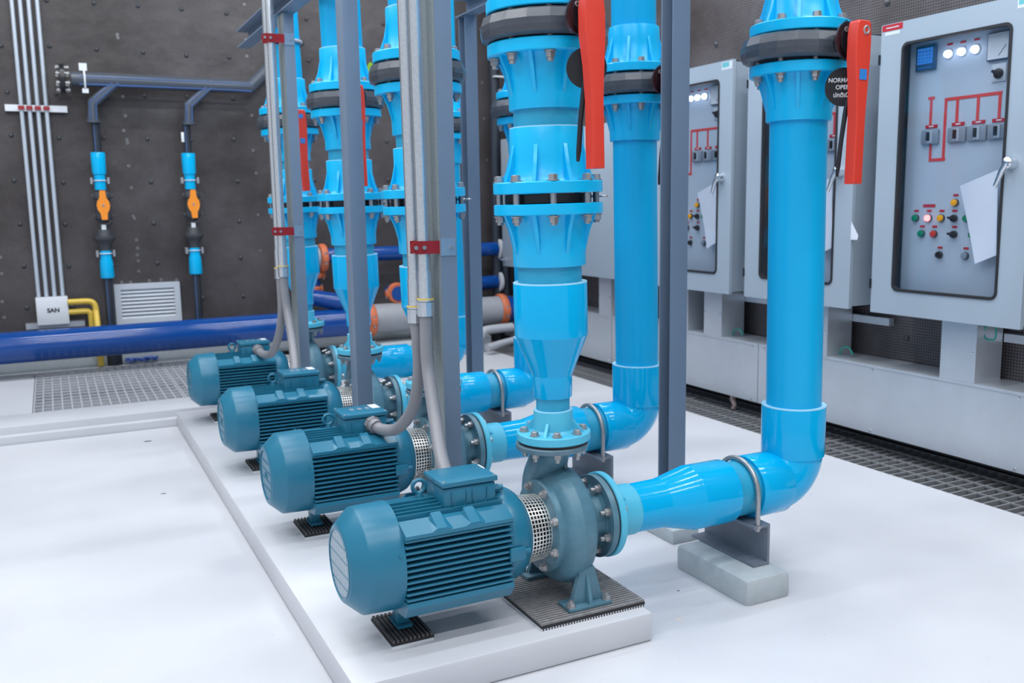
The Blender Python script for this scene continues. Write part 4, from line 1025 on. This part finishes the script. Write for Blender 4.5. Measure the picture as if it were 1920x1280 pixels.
# black vertical pipes in the corner
pipe_thing('corner_pipe', [(2.24, 5.0, -.1), (2.24, 5.0, 3.4)], .045, HDPE, 'thin black vertical pipe in the far corner')
b = MB(); b.box((-.03, -.03, 0), (.09, .03, .012)); o = b.build('pipe_bracket', WHITE); o.location = (2.24, 4.96, 2.23); tag(o, 'pale bracket on the black corner pipe', 'bracket')
for x in (2.30, 2.40):
    pipe_thing('cable_drop', [(x, 4.95, -.1), (x, 4.95, .68)], .035, HDPE, 'black cable sleeve below the plain cabinet' + (' nearer the corner' if x < 2.35 else ' nearer the right wall'))

# grey HDPE header with two branches
hd = thing('header_pipe', 'grey horizontal header pipe on the back wall with two slanted branches', 'pipe', (-.97, 5.07, 2.09))
b = MB(); b.tube([(0, 0, .005), (1.07, 0, .018 - .02), (1.22, 0, -.004), (1.50, -.02, .27), (1.6, -.02, .36)], .050, 28); b.build('main', HDPEG, hd)
for dx, dz in ((.275, 0.0), (.915, -.0)):
    b = MB()
    b.tube([(dx + .02, -.005, dz), (dx - .15, -.005, -.155), (dx - .155, -.005, -.27)], .037, 20)
    b.lathe([(.046, -.29), (.046, -.27)], 20, T(dx - .155, -.005, 0))
    b.build('branch', HDPEG, hd)
b = MB()
for dx in (.275, .915):
    for s in (-1, 1):
        b.tube([(dx + .02 + s * .02, -.043, 0.0), (dx - .15 + s * .02, -.041, -.155), (dx - .155 + s * .02, -.041, -.27)], .004, 6)
b.tube([(.05, -.038, -.032), (1.07, -.038, -.034), (1.22, -.038, -.038)], .006, 6); b.tube([(.05, -.047, .018), (1.07, -.047, .014), (1.22, -.047, .010)], .0045, 6)  # the upper stripe paints a blue band of reflection along the main
b.build('blue_stripe', HDPEB, hd)
b = MB(); b.lathe([(.05, -.075), (.105, -.07), (.105, -.04), (.05, -.035)], 28, RX)
b.build('end_flange', BLACK, hd)
fb = MB(); fb.cyl((-.095, 0, 0), (-.01, 0, 0), .007, 8); fb.prism(hexv(.014), -.024, -.012, RX); fb.prism(hexv(.014), -.09, -.078, RX); FBM = fb.mesh('bolt', GAL)
for k in range(8):
    a = PI / 8 + k * PI / 4; inst('bolt', FBM, hd, T(0, .082 * math.cos(a), .082 * math.sin(a)))
b = MB(); b.tube([(.085, -.02, .068), (.085, -.054, .03), (.085, -.058, 0), (.085, -.054, -.03), (.085, -.02, -.068)], .007, 8)
b.box((.055, -.03, .06), (.105, -.0, .11)); b.box((.065, -.03, -.09), (.105, 0, -.06)); b.build('pipe_clip', WHITE, hd)
def drop(x, zt, label, label2, dz=0.):
    # black drop pipe with valve train
    o = thing('drop_line', label, 'pipe', (x, 5.08, zt)); Zr = lambda z: z - zt
    b = MB(); b.cyl((0, 0, Zr(1.60)), (0, 0, 0), .027, 20); b.build('pipe', HDPE, o)
    b = MB(); b.cyl((0, 0, -zt - .05), (0, 0, Zr(.74)), .029, 20); b.build('pipe', HDPE, o)
    b = MB(); b.tube([(-.012, -.026, Zr(1.60)), (-.012, -.026, 0)], .003, 6); b.tube([(-.012, -.028, Zr(-.0)), (-.012, -.028, Zr(.70))], .003, 6); b.build('blue_stripe', HDPEB, o)
    b = MB(); b.lathe([(.03, Zr(1.44)), (.045, Zr(1.445)), (.047, Zr(1.465)), (.049, Zr(1.59)), (.047, Zr(1.596)), (.03, Zr(1.596))], 28); b.cyl((0, 0, Zr(1.335)), (0, 0, Zr(1.45)), .038, 24); b.build('coupling', PVC, o)
    b = MB(); b.lathe([(.03, Zr(.705)), (.044, Zr(.71)), (.047, Zr(.72)), (.044, Zr(.83)), (.038, Zr(.85)), (.037, Zr(.905))], 28); b.build('coupling', PVC, o)
    for z in (1.40, .885):
        b = MB(); b.torus(.043, .0035, 24, 8, T(0, 0, Zr(z))); b.build('clip_ring', WHITE, o)
        b = MB(); b.box((-.062, -.02, Zr(z) - .022), (-.048, .06, Zr(z) + .022)); b.build('pipe_clip', GRYP, o); b = MB(); b.box((.048, -.02, Zr(z) - .022), (.062, .06, Zr(z) + .022)); b.build('pipe_clip', GRYP, o)
    b = MB(); b.lathe([(.035, Zr(.905)), (.04, Zr(.94)), (.058, Zr(.97)), (.07, Zr(.985)), (.072, Zr(.99)), (.072, Zr(1.005)), (.055, Zr(1.01)), (.045, Zr(1.055)), (.03, Zr(1.06)), (.028, Zr(1.10))], 24); b.build('union', DKG, o)
    b = MB(); b.box((-.015, -.045, Zr(1.055)), (.014, -.028, Zr(1.09))); b.build('tag', WHITE, o)
    v = thing('ball_valve', label2, 'valve', (x + .006, 5.075, 1.225))
    b = MB(); b.lathe([(.03, -.12), (.036, -.115), (.058, -.09), (.06, -.085), (.06, -.055), (.05, -.05), (.05, .045), (.06, .05), (.061, .08), (.058, .085), (.036, .10)], 14); b.cyl((0, 0, 0), (0, -.06, 0), .022, 16)
    b.box((-.07, -.015, -.085), (.07, .015, -.062), bev=.003); b.box((-.07, -.015, .055), (.07, .015, .08), bev=.003)
    b.build('body', DKG, v)
    b = MB()
    poly = [(-.018, .105), (.018, .105), (.022, .055), (.038, .028), (.043, 0), (.038, -.028), (.024, -.055), (.021, -.10), (-.016, -.10), (-.022, -.055), (-.038, -.028), (-.043, 0), (-.038, .028), (-.022, .055)]
    b.prism(poly, .06, .078, Matrix(((1, 0, 0, 0), (0, 0, -1, 0), (0, 1, 0, 0), (0, 0, 0, 1)))); lv = b.build('lever', VORNG, v)
    b = MB(); b.lathe([(.008, .078), (.008, .081)], 12, Matrix.Rotation(PI / 2, 4, 'X')); b.build('screw', BRK, lv)
    b = MB(); b.torus(.018, .004, 16, 6, T(.02, -.05, -.115) @ Matrix.Rotation(1.2, 4, 'X')); b.build('padlock', BLACK, v)
drop(-.838, 1.80, 'left black drop line with light blue couplings on the back wall', 'left ball valve with orange lever on the back wall')
drop(-.228, 1.80, 'right black drop line with light blue couplings on the back wall', 'right ball valve with orange lever on the back wall')
b = MB(); b.box((-.01, 0, -.035), (.01, .005, .035), bev=.002); o = b.build('wall_tag', WHITE); o.location = (-.262, 5.045, 1.71); tag(o, 'small white tag on the right black drop line', 'tag')

# thin conduits and junction box on the back wall
for k, x in enumerate((-1.293, -1.243, -1.191, -1.138)):
    pipe_thing('wall_conduit', [(x, 5.15, .59), (x, 5.15, 3.3)], .0135, mat('pale_conduit_%d' % k, (.52, .58, .66), .35, .3) if k == 0 else bpy.data.materials['pale_conduit_0'],
               ['leftmost', 'second from left', 'third from left', 'rightmost'][k] + ' of the four thin pale conduits above the wall box', 'conduit', 16, group='four pale wall conduits')
b = MB(); b.box((-.193, -.02, -.022), (.193, .012, .022)); 
o = b.build('wall_strut', WHITE); o.location = (-1.20, 5.175, 1.897); tag(o, 'white slotted strut behind the four wall conduits', 'strut')
for k, x in enumerate((-1.293, -1.243, -1.191, -1.138)):
    b = MB(); b.box((-.02, -.006, -.012), (.02, .0, .012)); b.lathe([(.014, -.011), (.017, -.011), (.017, .011), (.014, .011)], 20, T(0, .02, 0), close=True); q = b.build('conduit_clamp', CLAMPR); q.location = (x, 5.13, 1.897)
    tag(q, 'small red clamp on the ' + ['leftmost', 'second from left', 'third from left', 'rightmost'][k] + ' wall conduit', 'clamp', 'small red wall clamps')
jb = thing('wall_box', 'pale square junction box lettered SAN under the four conduits', 'junction box', (-1.212, 5.2, .494))
b = MB(); b.box((-.103, -.10, -.1), (.103, 0, .095), bev=.005); b.build('enclosure', WHITE, jb)
b = MB(); b.box((-.101, -.106, -.098), (.101, -.1, .093), bev=.002); cvx = b.build('cover', WHITE, jb)
cu = bpy.data.curves.new('text', 'FONT'); cu.body = 'SAN'; cu.size = .042; cu.align_x = 'CENTER'; cu.align_y = 'CENTER'; cu.extrude = .0004; cu.offset = .0016; cu.materials.append(BLACK)
t = text_obj(cu, cvx); t.matrix_local = T(.005, -.107, .002) @ MW
b = MB(); b.box((-.19, -.05, -.02), (.19, 0, .02)); o = b.build('box_shelf', SHEET); o.location = (-1.20, 5.2, .385); tag(o, 'metal strut just below the lettered wall box', 'strut')
pipe_thing('yellow_conduit', [(-1.11, 5.1, .548), (-1.0, 5.1, .548), (-.955, 5.1, .54), (-.935, 5.1, .51), (-.932, 5.09, .46), (-.932, 5.02, .36), (-.932, 4.985, .25), (-.932, 4.975, .09)], .021, YEL, 'outer yellow conduit curving down to the floor grating', 'conduit', sm=True)
pipe_thing('yellow_conduit', [(-1.11, 5.12, .475), (-1.0, 5.12, .475), (-.975, 5.12, .465), (-.965, 5.12, .43), (-.965, 5.12, .172)], .021, YEL, 'inner yellow conduit below the outer one', 'conduit', sm=True)
# louvre vent
lv = thing('louvre_vent', 'pale square louvred vent low on the back wall', 'vent', (-.568, 5.2, .502))
b = MB(); w, hh, f = .229, .15, .042
b.box((-w, -.03, -hh), (-w + f, 0, hh)); b.box((w - f, -.03, -hh), (w, 0, hh)); b.box((-w + f, -.03, hh - f), (w - f, 0, hh)); b.box((-w + f, -.03, -hh), (w - f, 0, -hh + f)); b.build('frame', LOUV, lv)
b = MB(); b.box((-w + .01, -.004, -hh + .01), (w - .01, -.001, hh - .01)); b.build('backing', BRK, lv)
b = MB(); n = 8
for k in range(n):
    z = -hh + f + (k + .5) * (2 * hh - 2 * f) / n
    b.box((-w + f, -.017, -.0015), (w - f, .017, .0015), T(0, -.016, z) @ Matrix.Rotation(.85, 4, 'X'))
b.build('slats', LOUV, lv)
# stuff at the pit edge: black sleeve and blue cables
o = thing('pipe_sleeve', 'black pipe collar with a grey ring at the grating edge', 'pipe', (-.838, 5.02, HS))
b = MB(); b.cyl((0, 0, 0), (0, 0, .11), .055, 28); b.build('collar', HDPE, o); b = MB(); b.torus(.056, .005, 28, 8, T(0, 0, .10)); b.build('ring', GRYP, o)
P = []
for k in range(60):
    a = k * .55; rr_ = .05 + .012 * math.sin(k * 1.3)
    P.append((-.70 + rr_ * 1.3 * math.cos(a) + k * .0016, 4.985 + rr_ * .5 * math.sin(a), .10 + .025 * abs(math.sin(k * .9))))
pipe_thing('cable_coil', P, .0065, BCABLE, 'tangled blue cable coil lying behind the grating', 'cable', 8)
b = MB(); b.lathe([(.0, .018), (.035, .012), (.045, 0)], 9, caps=False); o = b.build('debris_lump', DSPK); o.location = (-.50, 5.06, HS + .085); o.scale = (1, .6, 1.6); tag(o, 'small dark lump on the curb behind the grating', 'debris')

# small debris on the floor
for x, y, sx, m, lb in ((.345, -.142, .013, STONE, 'pale chip on the floor right of the plinth corner'), (.463, .018, .006, DSPK, 'tiny dark bit on the floor near the concrete block'), (-.818, 2.856, .022, DSPK, 'grey scuffed crumb on the floor at far left'), (-.845, 1.864, .012, DSPK, 'dark crumb on the open floor at left')):
    b = MB(); b.lathe([(0, .4), (.5, .35), (.9, .15), (1, 0)], 7, caps=False); o = b.build('floor_crumb', m); o.location = (x, y, 0); o.scale = (sx, sx * .55, sx * (.5 if m is STONE else .15)); tag(o, lb, 'debris')

# =================================================================== LIGHT
w = bpy.data.worlds.new('world'); SC.world = w; w.use_nodes = True
w.node_tree.nodes['Background'].inputs[0].default_value = (.76, .81, .88, 1); w.node_tree.nodes['Background'].inputs[1].default_value = .62
for iy, y in enumerate((-2.6, -1.3, 0., 1.3, 2.6, 3.9)):
    for x in (-2.6, -.9, .8, 2.0)[:4]:
        l = bpy.data.lights.new('tube_light', 'AREA'); l.shape = 'RECTANGLE'; l.size = 1.25; l.size_y = .09; l.energy = 22.5 if x < 0 else 19.5; l.color = (.95, .975, 1)
        lo = bpy.data.objects.new('tube_light', l); COL.objects.link(lo); lo.location = (min(x, 1.7), y, 3.9)

# =================================================================== CAMERA
cx, cy, cz, yaw, pit, rol, F = -1.19358911, -2.19875135, 1.19350204, -.459288787, -.147947040, -.0163962985, 1736.77712
cp, sp = math.cos(pit), math.sin(pit)
f = Vector((-math.sin(yaw) * cp, math.cos(yaw) * cp, sp)); r = Vector((math.cos(yaw), math.sin(yaw), 0)); u = r.cross(f)
r2 = math.cos(rol) * r + math.sin(rol) * u; u2 = -math.sin(rol) * r + math.cos(rol) * u
cam = bpy.data.cameras.new('camera'); co = bpy.data.objects.new('camera', cam); COL.objects.link(co)
Mc = Matrix((r2, u2, -f)).transposed().to_4x4(); Mc.translation = (cx, cy, cz); co.matrix_world = Mc
cam.sensor_width = 36; cam.lens = F * 36 / 1920; cam.clip_start = .05
cam.dof.use_dof = True; cam.dof.focus_distance = 2.45; cam.dof.aperture_fstop = 4.5
SC.camera = co
vs = SC.view_settings; vs.view_transform = 'Standard'; vs.look = 'None'; vs.gamma = 1; vs.use_curve_mapping = False; vs.exposure = 0.
